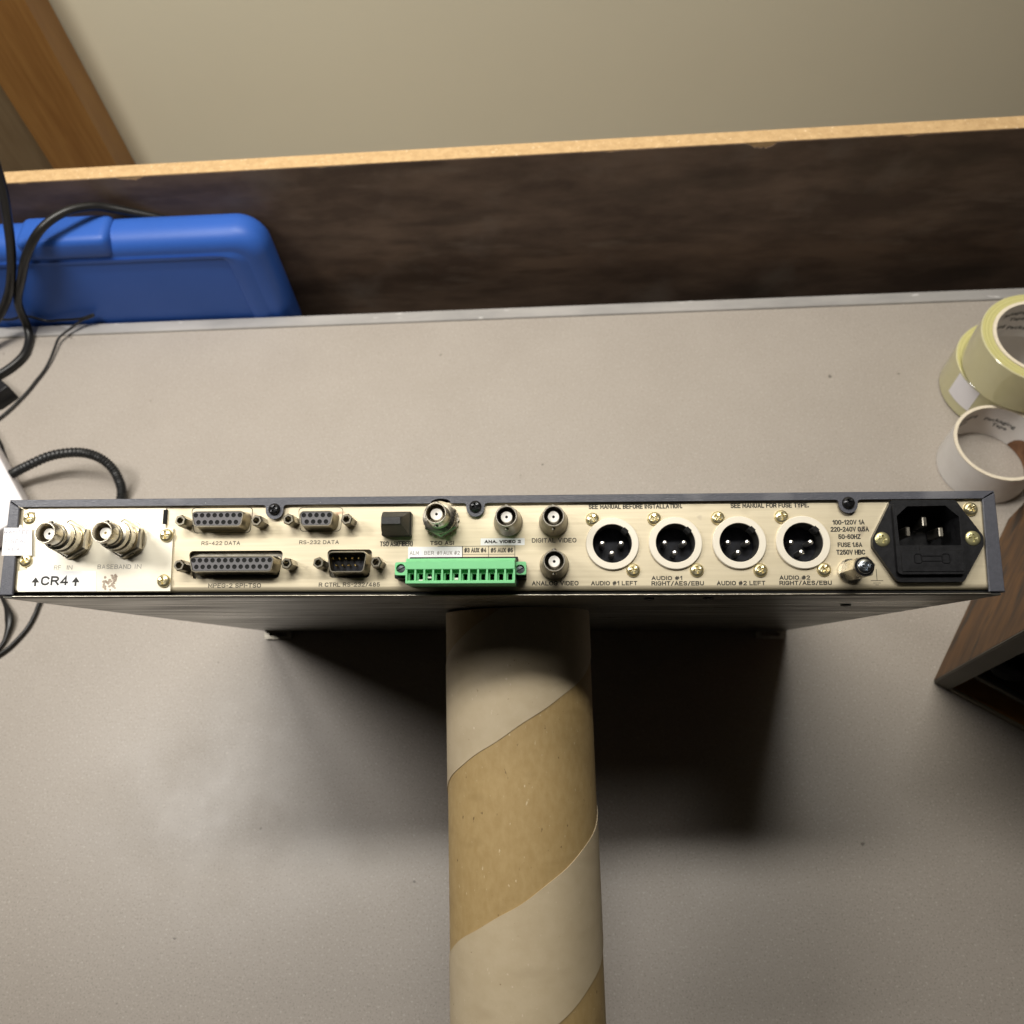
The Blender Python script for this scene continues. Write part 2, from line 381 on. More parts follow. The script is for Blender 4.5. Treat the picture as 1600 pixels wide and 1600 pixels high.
def _arc(cx, cy, rx, ry, a0, a1, n=8):
    return [(cx + rx * math.cos(math.radians(a0 + (a1 - a0) * k / n)), cy + ry * math.sin(math.radians(a0 + (a1 - a0) * k / n))) for k in range(n + 1)]
def _glyphs():
    G = {}
    w = 0.60
    G['A'] = (0.66, [[(0, 0), (0.33, 1), (0.66, 0)], [(0.11, 0.32), (0.55, 0.32)]])
    G['B'] = (w, [[(0, 0.52), (0, 1)] + _arc(0.36, 0.76, 0.22, 0.24, 90, -90) + [(0, 0.52), (0, 0)] + _arc(0.36, 0.26, 0.24, 0.26, -90, 90) + [(0.05, 0.52)]])
    G['C'] = (0.62, [_arc(0.32, 0.68, 0.32, 0.32, 20, 180) + _arc(0.32, 0.32, 0.32, 0.32, 180, 340)])
    G['D'] = (0.62, [[(0, 0), (0, 1), (0.26, 1)] + _arc(0.26, 0.64, 0.36, 0.36, 90, 0, 6) + _arc(0.26, 0.36, 0.36, 0.36, 0, -90, 6) + [(0, 0)]])
    G['E'] = (0.54, [[(0.54, 1), (0, 1), (0, 0), (0.54, 0)], [(0, 0.52), (0.47, 0.52)]])
    G['F'] = (0.52, [[(0.52, 1), (0, 1), (0, 0)], [(0, 0.50), (0.45, 0.50)]])
    G['G'] = (0.64, [_arc(0.32, 0.68, 0.32, 0.32, 20, 180) + _arc(0.32, 0.32, 0.32, 0.32, 180, 360) + [(0.64, 0.45), (0.36, 0.45)]])
    G['H'] = (w, [[(0, 0), (0, 1)], [(w, 0), (w, 1)], [(0, 0.52), (w, 0.52)]])
    G['I'] = (0.0, [[(0, 0), (0, 1)]])
    G['K'] = (w, [[(0, 0), (0, 1)], [(w, 1), (0.02, 0.38)], [(0.2, 0.56), (w, 0)]])
    G['L'] = (0.5, [[(0, 1), (0, 0), (0.5, 0)]])
    G['M'] = (0.72, [[(0, 0), (0, 1), (0.36, 0.25), (0.72, 1), (0.72, 0)]])
    G['N'] = (w, [[(0, 0), (0, 1), (w, 0), (w, 1)]])
    G['O'] = (0.66, [_arc(0.33, 0.67, 0.33, 0.33, 0, 180) + _arc(0.33, 0.33, 0.33, 0.33, 180, 360) + [(0.66, 0.67)]])
    G['P'] = (w, [[(0, 0), (0, 1)] + _arc(0.34, 0.73, 0.26, 0.27, 90, -90) + [(0, 0.46)]])
    G['R'] = (w, [[(0, 0), (0, 1)] + _arc(0.34, 0.74, 0.26, 0.26, 90, -90) + [(0, 0.48)], [(0.34, 0.48), (0.62, 0)]])
    G['S'] = (0.58, [_arc(0.29, 0.75, 0.28, 0.25, 25, 250, 9) + _arc(0.29, 0.26, 0.29, 0.26, 70, -160, 9)])
    G['T'] = (0.58, [[(0, 1), (0.58, 1)], [(0.29, 1), (0.29, 0)]])
    G['U'] = (w, [[(0, 1)] + _arc(0.3, 0.3, 0.3, 0.3, 180, 360) + [(w, 1)]])
    G['V'] = (0.62, [[(0, 1), (0.31, 0), (0.62, 1)]])
    G['X'] = (0.60, [[(0, 0), (0.60, 1)], [(0, 1), (0.60, 0)]])
    G['Y'] = (0.60, [[(0, 1), (0.30, 0.48), (0.60, 1)], [(0.30, 0.48), (0.30, 0)]])
    G['Z'] = (0.56, [[(0, 1), (0.56, 1), (0, 0), (0.56, 0)]])
    G['0'] = (0.54, [_arc(0.27, 0.73, 0.27, 0.27, 0, 180) + _arc(0.27, 0.27, 0.27, 0.27, 180, 360) + [(0.54, 0.73)]])
    G['1'] = (0.24, [[(0, 0.78), (0.24, 1), (0.24, 0)]])
    G['2'] = (0.54, [_arc(0.27, 0.73, 0.26, 0.27, 165, -30, 9) + [(0, 0), (0.55, 0)]])
    G['3'] = (0.54, [_arc(0.26, 0.76, 0.25, 0.24, 160, -90, 9) + _arc(0.26, 0.26, 0.28, 0.26, 90, -160, 9)])
    G['4'] = (0.58, [[(0.58, 0.26), (0, 0.26), (0.42, 1), (0.42, 0)]])
    G['5'] = (0.54, [[(0.50, 1), (0.08, 1), (0.03, 0.52)] + _arc(0.26, 0.32, 0.28, 0.32, 120, -155, 10)])
    G['6'] = (0.54, [_arc(0.30, 0.70, 0.27, 0.30, 45, 180, 6) + _arc(0.28, 0.30, 0.26, 0.30, 180, 540, 14)])
    G['8'] = (0.54, [_arc(0.27, 0.76, 0.23, 0.24, -90, 270, 12), _arc(0.27, 0.26, 0.27, 0.26, 90, 450, 12)])
    G['#'] = (0.66, [[(0.14, 0), (0.26, 1)], [(0.40, 0), (0.52, 1)], [(0.02, 0.68), (0.66, 0.68)], [(0, 0.32), (0.64, 0.32)]])
    G['-'] = (0.30, [[(0, 0.45), (0.30, 0.45)]])
    G['/'] = (0.40, [[(0, -0.05), (0.40, 1.05)]])
    G['.'] = (0.0, [[(0, 0), (0, 0.12)]])
    G['('] = (0.18, [_arc(0.28, 0.5, 0.28, 0.65, 118, 242, 8)])
    G[')'] = (0.18, [_arc(-0.10, 0.5, 0.28, 0.65, 62, -62, 8)])
    return G
GLYPH = _glyphs()
def stroke_print(body, x0, x1, y0, h, z, m, parent, loc, wt=0.17, track=0.30):
    """silk-screened line lettering: uniform strokes, ink from x0 to x1, cap height h (mm)"""
    pen = 0.0; items = []
    for ch in body:
        if ch == ' ':
            pen += 0.42; continue
        wd, st = GLYPH[ch]
        items.append((pen, st)); pen += wd + track
    total = pen - track
    t = wt * h
    k = (x1 - x0 - t) / total
    bm = bmesh.new(); lay = 0
    for px, st in items:
        for pl in st:
            P = [Vector((x0 + t / 2 + (px + x) * k, y0 + t / 2 + y * (h - t))) for x, y in pl]
            Q = [P[0]]
            for p in P[1:]:
                if (p - Q[-1]).length > 1e-4: Q.append(p)
            closed = (Q[0] - Q[-1]).length < 1e-3
            n = len(Q); L = []; Rr = []
            for i in range(n):
                if i == 0: d0 = d1 = (Q[1] - Q[0]).normalized()
                elif i == n - 1: d0 = d1 = (Q[-1] - Q[-2]).normalized()
                else: d0 = (Q[i] - Q[i - 1]).normalized(); d1 = (Q[i + 1] - Q[i]).normalized()
                dd = d0 + d1
                dd = dd.normalized() if dd.length > 1e-4 else d0
                nn = Vector((-dd.y, dd.x))
                c = max(0.45, abs(nn.dot(Vector((-d1.y, d1.x)))))
                ext = Vector((0, 0))
                if not closed and i == 0: ext = -d0 * t * 0.45
                if not closed and i == n - 1: ext = d0 * t * 0.45
                a = Q[i] + ext + nn * (t / 2 / c); bb = Q[i] + ext - nn * (t / 2 / c)
                zz = z + 0.0006 * lay
                L.append(bm.verts.new((a.x * S, a.y * S, zz * S))); Rr.append(bm.verts.new((bb.x * S, bb.y * S, zz * S)))
            for i in range(n - 1):
                bm.faces.new((Rr[i], Rr[i + 1], L[i + 1], L[i]))
            lay = (lay + 1) % 12
    me = bpy.data.meshes.new("lettering")
    bm.to_mesh(me); bm.free()
    me.materials.append(m)
    o = bpy.data.objects.new("lettering", me)
    COL.objects.link(o)
    o.parent = parent
    o.location = [c * S for c in loc]
    o['label'] = "printed lettering reading " + body
    return o

def text_mesh(body, bold=0.0):
    cu = bpy.data.curves.new("lettering", 'FONT')
    cu.body = body
    cu.size = 1.0
    cu.resolution_u = 3
    cu.offset = bold
    ob = bpy.data.objects.new("lettering", cu)
    COL.objects.link(ob)
    bpy.context.view_layer.update()
    dg = bpy.context.evaluated_depsgraph_get()
    me = bpy.data.meshes.new_from_object(ob.evaluated_get(dg))
    bpy.data.objects.remove(ob)
    bpy.data.curves.remove(cu)
    return me

def text_fit(body, x0, x1, y0, h, z, m, parent, loc=(0, 0, 0), bold=0.0, slope=0.0):
    """flat print whose ink runs from x0 to x1 with cap height h on baseline y0 (mm)"""
    me = text_mesh(body, bold)
    xs = [v.co.x for v in me.vertices]
    a, b = min(xs), max(xs)
    cap = 0.70
    for v in me.vertices:
        fx = x0 + (v.co.x - a) / (b - a) * (x1 - x0)
        v.co = (fx * S, (y0 + (v.co.y + 0.005) / cap * h + slope * (fx - x0)) * S, z * S)
    me.materials.clear()
    me.materials.append(m)
    me.name = "lettering"
    o = bpy.data.objects.new("lettering", me)
    COL.objects.link(o)
    if parent is not None: o.parent = parent
    o.location = [c * S for c in loc]
    o['label'] = "printed lettering reading " + body
    return o

# ------------------------------------------------------------------ setting: worktop, ledge, wall
b = B(); b.box(-1250, 1250, -620, 600, -30, 0)
desk = b.build('worktop', M['desk'], kind='structure')
b = B()
b.box(-1250, 1250, 600.3, 614, -30, 2.2, bev=0.8)
b.build('edge_trim', M['trim'], desk)
b = B(); b.box(-1250, 1250, 614.5, 896, -80, -55)
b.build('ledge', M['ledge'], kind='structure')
b = B(); b.box(-2200, 2200, 900, 960, -760, 2000)
b.build('wall', M['wall'], kind='structure')

# ------------------------------------------------------------------ brown board standing behind the worktop
board = empty('back_board', Matrix.Translation((0, 0.670, -0.055)))
tag(board, 'long dark brown veneered board with chipped raw top edge standing behind the worktop', 'board')
def btop(x):
    return 151.6 + 0.0072 * x
b = B()
N = 60
loops = []
for i in range(N + 1):
    x = -1000 + 2000 * i / N
    zt = btop(x)
    loops.append([(x, 662 - 670, -54.5 + 55), (x, 678 - 670, 0.5), (x, 678 - 670, zt + 55), (x, 662 - 670, zt + 55)])
b.loft(loops)
b.build('chipboard_core', M['chip'], board)
# veneer sheet on the front, its top edge nibbled by saw chips
b = B()
rng = random.Random(11)
xs = [-1000 + 2.0 * i for i in range(1001)]
vb0 = []; vt0 = []; vf = []
chips = [(-392, 9, 3.6), (-402, 5, 1.8), (199, 12, 4.6), (206, 6, 2.4), (190, 7, 1.8), (60, 5, 1.2), (-210, 5, 1.3), (330, 7, 1.4), (-500, 6, 1.3)]
for x in xs:
    dz = 0.5 + 0.45 * rng.random() ** 3
    for cx, wd, dp in chips:
        q = abs(x - cx) / wd
        if q < 1: dz += dp * (1 - q * q) * (0.7 + 0.5 * rng.random())
    vb0.append(b.bm.verts.new((x, -8.9, 0.5)))
    vt0.append(b.bm.verts.new((x, -8.9, btop(x) + 55 - dz)))
    vf.append(b.bm.verts.new((x, -8.02, btop(x) + 55 - dz)))
for i in range(len(xs) - 1):
    b.bm.faces.new((vb0[i], vb0[i + 1], vt0[i + 1], vt0[i]))
    b.bm.faces.new((vt0[i], vt0[i + 1], vf[i + 1], vf[i]))
b.build('veneer_sheet', M['veneer'], board)

# ------------------------------------------------------------------ wooden frame behind the board, at left
fr = empty('wooden_post', Matrix.Translation((-0.60, 0.875, -0.76)))
tag(fr, 'varnished wooden post and dull panel against the wall, behind the left end of the board', 'wooden post')
b = B(); b.box(3, 82, -22, 22, 0.5, 2200, bev=1.5)
b.build('shaft', M['post'], fr)
b = B(); b.box(-320, 2.5, -12, 22, 0.5, 2200)
b.build('side_board', M['panelwood'], fr)
b = B(); b.box(3.5, 79, -25, -22.2, 742, 748, bev=0.8)
b.build('batten', M['panelwood'], fr)

# ------------------------------------------------------------------ blue case
case = empty('tool_case', Matrix.Translation((-0.43, 0.639, -0.055)))
tag(case, 'blue plastic carrying case standing upright between the worktop edge and the brown board', 'case')
def rounded_slab(x0, x1, z0, z1, y0, y1, rc, re, nseg=6, name='body', mt=None, parent=None):
    """slab in the xz plane, corner radius rc, edges rolled over with radius re"""
    b = B()
    loops = []
    steps = []
    for k in range(nseg + 1):
        t = math.pi / 2 * k / nseg
        steps.append((re * (1 - math.sin(t)), y0 + re * (1 - math.cos(t))))
    steps = [(re * (1 - math.sin(math.pi / 2 * k / nseg)), y0 + re * (1 - math.cos(math.pi / 2 * k / nseg))) for k in range(nseg + 1)]
    back = [(ins, y1 - (y - y0)) for ins, y in reversed(steps)]
    for ins, y in steps + back:
        lp = rrect(x0 + ins, x1 - ins, z0 + ins, z1 - ins, max(rc - ins, 0.8), 8)
        loops.append([(x, y, z) for x, z in lp])
    b.loft(loops)
    return b.build(name, mt, parent, ang=50)
cx0, cz0 = 430, 55
body = rounded_slab(-690 + cx0, -276 + cx0, 0.5, 112 + cz0, 617 - 639, 658.5 - 639, 30, 17, name='body', mt=M['blue'], parent=case)
# raised border round a sunken front panel
b = B()
yo = 617 - 639
outer = rrect(-672 + cx0, -294 + cx0, 18, 95 + cz0, 18, 6)
inner = rrect(-650 + cx0, -316 + cx0, 34, 88.5 + cz0, 13, 6)
lps = []
for ins, y in ((-1.0, 1.2), (4.0, -0.3), (9.0, -1.7)):
    lps.append([(x, yo + y, z) for x, z in rrect(-672 + cx0 + ins, -294 + cx0 - ins, 18 + ins, 95 + cz0 - ins, 17 - ins, 6)])
for ins, y in ((-1.3, -1.8), (-0.4, -1.4), (0, 0.8)):
    lps.append([(x, yo + y, z) for x, z in rrect(-650 + cx0 + ins, -316 + cx0 - ins, 34 + ins, 88.5 + cz0 - ins, 12 - ins, 6)])
b.loft(lps, False, False)
b.build('border', M['blue'], case, ang=60)
b = B()
b.box(-516 + cx0, -424 + cx0, 613.8 - 639, 652 - 639, 91.5 + cz0, 117.5 + cz0, bev=8, seg=6)
b.build('handle', M['blue'], case, ang=50)

# ------------------------------------------------------------------ cables at left
def cable(name, label, ctrl, rad, m, cat='cable', group=None, per=10, seg=10, flat=None, rib=None):
    P = spline(ctrl, per)
    b = B()
    b.sweep(P, rad, seg, flat)
    o = b.build(name, m, ang=80 if not rib else 25)
    tag(o, label, cat, group)
    return o
cable('power_cable', 'thick black cable hanging down in front of the blue case at its left end',
      [(-478, 617, 205), (-485.4, 613, 180), (-495.8, 610, 155), (-510.7, 606, 122), (-526.9, 602, 92), (-548, 600, 62), (-574, 595, 36), (-612, 570, 12), (-650, 540, 5)], 4.4, M['cable'])
cable('power_cable', 'thick black cable arching over the top of the blue case down onto the worktop',
      [(-335, 664, 78), (-372, 662, 93), (-392, 658, 104), (-424, 652, 121), (-439, 644, 131), (-457, 630, 137), (-477, 613, 133), (-500, 603, 112), (-521, 601, 84), (-545, 605, 52), (-556, 608, 28), (-559, 606, 12), (-557, 592, 4.4), (-558, 569.5, 4.4), (-576, 547, 4.4), (-620, 520, 4.4)], 4.2, M['cable'])
cable('wire_loop', 'thin flat black wire folded to a pointed tip over the worktop edge',
      [(-585, 470, 2), (-559, 492.5, 3), (-542.7, 518.4, 3), (-534.3, 538.7, 3), (-529.3, 552.7, 3), (-526.3, 566.3, 4), (-525, 578.4, 5), (-522.6, 592.4, 6.5), (-512, 601.6, 9), (-499.4, 609, 13), (-487, 612, 16.5), (-485.2, 612, 17.4),
       (-488, 612.5, 17), (-500, 610, 15), (-524.4, 612, 12), (-540.7, 613, 11), (-557.4, 612, 20), (-574, 610, 18), (-590, 612, 17)], lambda t: 1.3 + 0.7 * (0.52 < t < 0.62), M['cable'], 'wire', seg=8)
def ribbed(t): return 4.3 + 0.45 * math.sin(t * 2 * math.pi * 70)
cable('ribbed_hose', 'black ribbed flexible hose curving from the white box behind the rack unit',
      [(-560, 395, 12), (-532, 402, 16), (-513.3, 412.2, 20), (-497, 417.7, 25), (-469.3, 423.8, 33), (-441, 423, 38), (-423, 419, 36), (-411.8, 412.3, 28), (-407.5, 404, 17), (-407, 394, 8), (-409, 370, 4.8), (-415, 330, 4.8)], ribbed, M['hose'], 'hose', per=40, seg=14, rib=True)
cable('thin_wire', 'thin black wire running along the white box beside the ribbed hose',
      [(-565, 480, 1.5), (-551, 463, 1.5), (-544, 452, 1.5), (-537, 440, 1.5), (-531.7, 429, 1.5), (-527, 414, 1.5), (-528, 395, 1.5)], 1.3, M['cable'], 'wire')
cable('flat_wire', 'twisted flat black wire on the worktop below the left corner of the rack unit',
      [(-540, 318, 3), (-512, 308, 3), (-498, 296, 4), (-491, 288, 5), (-485, 280, 6), (-481, 272, 6), (-479.6, 261.6, 5), (-483, 247, 3), (-500, 225, 2), (-530, 205, 2)], lambda t: 1.6 + 2.2 * math.exp(-((t - 0.55) / 0.13) ** 2), M['cable'], 'wire', seg=8, flat=0.5)
cable('signal_wire', 'smooth black wire bowing out from under the left side of the rack unit',
      [(-430, 345, 3), (-446, 322, 3), (-456, 298, 3), (-459.5, 286.6, 3), (-460.5, 276, 3), (-464, 263, 3), (-472.4, 249, 3), (-481, 240, 3), (-505, 222, 3), (-540, 200, 3)], 1.7, M['cable'], 'wire')
plug = empty('power_plug', Matrix.Translation((-0.585, 0.525, 0)) @ Matrix.Rotation(math.radians(0), 4, 'Z'))
tag(plug, 'black plastic plug block lying at the left edge beside the curled cable', 'plug')
b = B()
b.prism(rpoly([(-50, 40), (0, 22), (37, -6), (24, -20), (-55, -55)], 2.5, 3), 0.4, 20, bev=1.5, seg=2)
b.build('plug_body', M['black'], plug)
b = B(); b.box(-30, 8, -10, 8, 20.2, 22, bev=0.6)
b.build('raised_pad', M['black'], plug)

# ------------------------------------------------------------------ white box at left
wb = empty('white_box', Matrix.Translation((-0.4795, 0.368, 0)) @ Matrix.Rotation(math.radians(127.5), 4, 'Z'))
tag(wb, 'white plastic box with one corner poking in from the left behind the rack unit', 'box')
b = B(); b.box(0, 150, 0, 110, 3, 25, bev=1.6, seg=3)
b.build('shell', M['whitep'], wb)
b = B(); b.box(8, 140, 8, 100, 0.3, 2.9)
b.build('base', M['black'], wb)

# ------------------------------------------------------------------ packing tape
def tape_roll(loc, rz, label, R=50.5, h=42, words=True):
    t = empty('tape_roll', Matrix.Translation([c * S for c in loc]) @ Matrix.Rotation(rz, 4, 'Z'))
    tag(t, label, 'tape roll', 'clear packing tape rolls')
    b = B()
    b.lathe([(41.3, 0.8), (R - 0.6, 0.8), (R, 1.4), (R, h - 1.4), (R - 0.6, h - 0.8), (41.3, h - 0.8)], seg=96, cap0=False, cap1=False)
    b.build('tape', M['tape'], t)
    b = B()
    b.lathe([(41.35, h - 0.76), (R - 1.0, h - 0.76)], seg=96, cap0=False, cap1=False)
    b.build('wound_layers', M['tapeside'], t)
    c = make_core(t, h)
    return t
def make_core(t, h):
    b = B()
    lp = [(38.4, 0.2), (41.2, 0.2), (41.2, h), (38.4, h), (38.4, 0.2)]
    b.lathe(lp, seg=96, cap0=False, cap1=False)
    c = b.build('core', M['core'], t)
    b = B()
    b.lathe([(38.3, h - 0.5), (38.3, h + 0.15), (41.3, h + 0.15), (41.3, h - 0.5)], seg=96, cap0=False, cap1=False)
    b.build('rim', M['corerim'], c)
    return c
def core_print(core, h, spots):
    """words printed round the inside of the core"""
    for a0, z0, hh, body, width, slope in spots:
        me = text_mesh(body, 0.012)
        xs = [v.co.x for v in me.vertices]; a, bb = min(xs), max(xs)
        r = 38.15
        for v in me.vertices:
            f = (v.co.x - a) / (bb - a)
            th = a0 - f * width / r
            zz = z0 + v.co.y / 0.7 * hh + slope * f * width
            v.co = (r * math.cos(th) * S, r * math.sin(th) * S, zz * S)
        me.materials.clear(); me.materials.append(M['inktape'])
        o = bpy.data.objects.new('lettering', me); COL.objects.link(o); o.parent = core
        o['label'] = 'printed lettering reading ' + body
lower = tape_roll((423, 488, 0.3), 0.4, 'lower of two clear yellowish tape rolls, with white paper tab on its side')
b = B()
a0 = math.radians(190)
pts = []
for k in range(9):
    th = a0 + math.radians(30) * k / 8
    pts.append((math.cos(th), math.sin(th)))
for k in range(8):
    (c0, s0), (c1, s1) = pts[k], pts[k + 1]
    b.quad([(50.9 * c0, 50.9 * s0, 13), (50.9 * c1, 50.9 * s1, 13), (50.9 * c1, 50.9 * s1, 40), (50.9 * c0, 50.9 * s0, 40)])
tab = b.build('paper_tab', M['tag'], lower, ang=80)
bmesh_tab = tab
lower.rotation_euler = (0, 0, 0)
upper = tape_roll((424.5, 479, 43.2), 0, 'upper clear yellowish tape roll with printed white core, stacked on another', h=43)
up_core = [c for c in upper.children if c.name.startswith('core')][0]
D2 = math.radians
core_print(up_core, 43, [(D2(172), 27, 4.2, 'Packaging', 24, 0), (D2(150), 15, 4.5, 'Packaging', 30, 0), (D2(143), 8, 4.5, 'Tape', 14, 0),
                         (D2(208), 12, 4.5, 'Packaging', 26, 0), (D2(120), 30, 4.0, 'Packaging', 22, 0), (D2(105), 22, 4.0, 'Tape', 14, 0), (D2(100), 10, 4.5, 'Packaging', 30, 0)])
wc = empty('tape_core', Matrix.Translation((0.3885, 0.403, 0.0003)))
tag(wc, 'empty white cardboard tape core with printed inside, standing next to the wooden cabinet', 'tape core')
b = B()
b.lathe([(36.4, 0.2), (39.0, 0.2), (39.0, 39.6), (36.4, 39.6), (36.4, 0.2)], seg=96, cap0=False, cap1=False)
wcc = b.build('core', M['core'], wc)
b = B()
b.lathe([(36.3, 39.1), (36.3, 39.8), (39.15, 39.8), (39.15, 39.1)], seg=96, cap0=False, cap1=False)
b.build('rim', M['corerim'], wcc)
def core_words(core, r, spots):
    for a0, z0, hh, body, width in spots:
        me = text_mesh(body, 0.012)
        xs = [v.co.x for v in me.vertices]; a, bb = min(xs), max(xs)
        for v in me.vertices:
            f = (v.co.x - a) / (bb - a)
            th = a0 - f * width / r
            v.co = (r * math.cos(th) * S, r * math.sin(th) * S, (z0 + v.co.y / 0.7 * hh) * S)
        me.materials.clear(); me.materials.append(M['inktape'])
        o = bpy.data.objects.new('lettering', me); COL.objects.link(o); o.parent = core
        o['label'] = 'printed lettering reading ' + body
core_words(wcc, 36.2, [(D2(137), 27, 4.2, 'Packaging', 24), (D2(131), 21, 4.2, 'Tape', 12), (D2(86), 21, 4.4, 'Packaging', 27), (D2(72), 14.5, 4.4, 'Tape', 13)])
b = B()                                                      # torn inner liner
rng = random.Random(4)
top = []; bot = []
for k in range(25):
    th = D2(-62 + 100 * k / 24)
    zt = 26 * math.sin(math.pi * min(1, max(0, k / 24))) ** 0.6 + rng.uniform(-1.5, 1.5) + 2
    top.append((36.1 * math.cos(th), 36.1 * math.sin(th), max(1.0, zt))); bot.append((36.1 * math.cos(th), 36.1 * math.sin(th), 0.4))
for k in range(24):
    b.quad([bot[k], bot[k + 1], top[k + 1], top[k]])
b.build('torn_liner', M['torn'], wc, ang=80)

# ------------------------------------------------------------------ wooden cabinet at right
yaw = math.radians(55.66)
cab = empty('wooden_cabinet', Matrix.Translation((0.2977, 0.2032, 0)) @ Matrix.Rotation(yaw - math.pi / 2, 4, 'Z'))
tag(cab, 'small walnut veneered cabinet with open sloping front and glossy black knob', 'cabinet')
# local: x runs along the front (to the right), y runs back along the side, z up; the front leans out by SL
SL = -0.150
def slab(name, m, x0, x1, y0, y1, z0, z1, parent=cab):
    b = B()
    v = [b.bm.verts.new(p) for p in ((x0, y0 + SL * z0, z0), (x1, y0 + SL * z0, z0), (x1, y1, z0), (x0, y1, z0), (x0, y0 + SL * z1, z1), (x1, y0 + SL * z1, z1), (x1, y1, z1), (x0, y1, z1))]
    for q in ((3, 2, 1, 0), (4, 5, 6, 7), (0, 1, 5, 4), (1, 2, 6, 5), (2, 3, 7, 6), (3, 0, 4, 7)):
        b.bm.faces.new([v[i] for i in q])
    bmesh.ops.bevel(b.bm, geom=list(b.bm.edges), offset=0.8, segments=2, affect='EDGES')
    return b.build(name, m, parent)
slab('side_panel', M['walnut'], 0, 12.5, 1.4, 176, 0.4, 250)
slab('side_panel', M['walnut'], 307.5, 320, 1.4, 176, 0.4, 250)
slab('side_edge', M['cabedge'], 0.2, 12.7, 0, 1.35, 0.4, 250)
slab('bottom_panel', M['cabin'], 12.8, 307.2, 2.2, 172, 1.2, 7.5)
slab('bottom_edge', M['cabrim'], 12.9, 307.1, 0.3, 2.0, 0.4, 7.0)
slab('top_panel', M['walnuttop'], 0, 320, 0, 176, 250.4, 262)
slab('back_panel', M['cabin'], 12.9, 307.1, 172.3, 175.6, 0.6, 249.8)
slab('front_panel', M['cabblack'], 13.2, 306.8, 26, 34, 8, 249)
b = B()
b.box(18, 300, 12, 18, 15, 21, bev=1.5, seg=2)
b.build('lower_rail', M['cabedge'], cab)
b = B()
b.lathe([(11, 0), (11.5, 1.5), (11.2, 9), (10, 11.2), (7.5, 12.4), (0.5, 12.8)], seg=40)
kn = b.build('knob', M['knob'], cab)
kn.matrix_local = Matrix.Translation((0.0285, 0.0170, 0.058)) @ Matrix.Rotation(math.radians(90 - 8.5), 4, 'X')

# ------------------------------------------------------------------ the rack unit
OFF = Vector((220, 0, 345))                                  # local mm offset: root sits on the worktop, parts are drawn from the rear panel's lower left corner
P0 = Vector((-0.250866, 0.149043, 0.330069))
EX = Vector((0.999836, -0.017067, -0.005996)); EY = Vector((0.018087, 0.948922, 0.314993)); EZ = Vector((0.000314, -0.315050, 0.949075))
Mx = Matrix(((EX.x, EY.x, EZ.x), (EX.y, EY.y, EZ.y), (EX.z, EY.z, EZ.z))).to_4x4()
base = P0 + (EX * OFF.x - EZ * OFF.z) * S
rack = empty('rack_receiver', Matrix.Translation(base) @ Mx)
tag(rack, 'slim grey rack unit tilted up on its front, rear panel of sockets facing the camera', 'rack unit')
RL = (-OFF.x, 0, OFF.z)
def rp(bb, name, m, loc=(0, 0, 0), parent=rack, **kw):
    if parent is rack:
        loc = (loc[0] + RL[0], loc[1] + RL[1], loc[2] + RL[2])
    return bb.build(name, m, parent, loc, **kw)
XL, XR, YT = -1.6, 441.4, 44.4

# top cover: outer skin, the folded rear flange with its three screw tabs and the notch above one connector
b = B(); b.box(XL, XR, YT - 1.1, YT, -345, -0.9)
cover = rp(b, 'top_cover', M['cover'])
b = B(); b.box(XL, XL + 1.1, 0.2, YT - 1.2, -345, -0.9)
rp(b, 'side_skin', M['cover'])
b = B(); b.box(XR - 1.1, XR, 0.2, YT - 1.2, -345, -0.9)
rp(b, 'side_skin', M['cover'])
yi = 40.95
TABS = [(123.5, 38.7), (215.0, 39.1), (378.7, 39.3)]
low = [(XL + 5.2, yi)]
def tab_pts(cx, cy, r=4.05):
    o = [(cx - r - 1.6, yi), (cx - r - 0.5, yi - 0.25), (cx - r, yi - 1.1)]
    for k in range(13):
        t = math.pi + math.pi * k / 12
        o.append((cx + r * math.cos(t), cy - 0.35 + r * math.sin(t)))
    o += [(cx + r, yi - 1.1), (cx + r + 0.5, yi - 0.25), (cx + r + 1.6, yi)]
    return o
low += tab_pts(*TABS[0])
low += [(195.0, yi)] + [(199.3 + 4.6 * math.cos(math.pi - math.pi * k / 12), yi + 2.15 * math.sin(math.pi * k / 12)) for k in range(1, 12)] + [(203.6, yi)]
low += tab_pts(*TABS[1]) + tab_pts(*TABS[2]) + [(XR - 5.6, yi)]
outer = low + [(XR - 0.35, YT - 0.25), (XL + 0.35, YT - 0.25)]
b = B(); b.plate(outer, [], -1.2, 0.0)
rp(b, 'rear_flange', M['cover'])
b = B(); b.prism([(XL, 0.3), (XL + 6.4, 0.3), (XL + 5.0, yi - 0.35), (XL, YT - 0.9)], -1.2, -0.1, bev=0.35)
rp(b, 'side_flange', M['cover'])
b = B(); b.prism([(XR, 0.4), (XR, YT - 0.9), (XR - 5.4, yi - 0.35), (XR - 6.6, 0.4)], -1.2, -0.1, bev=0.35)
rp(b, 'side_flange', M['cover'])
# rolled edge between top skin and flange
b = B()
b.sweep([(XL + 0.4, YT - 0.55, -0.55), (XR - 0.4, YT - 0.55, -0.55)], 0.56, 12)
rp(b, 'rolled_edge', M['cover'], ang=80)
# underside
b = B(); b.box(XL + 1.3, XR - 1.3, -1.0, -0.1, -344.5, -1.0, bev=0.3)
rp(b, 'bottom_cover', M['under'])
b = B()
b.sweep([(XL + 6, -0.35, -0.8), (XR - 6, -0.35, -0.8)], 0.42, 10)
rp(b, 'bottom_lip', M['nickeldull'], ang=80)
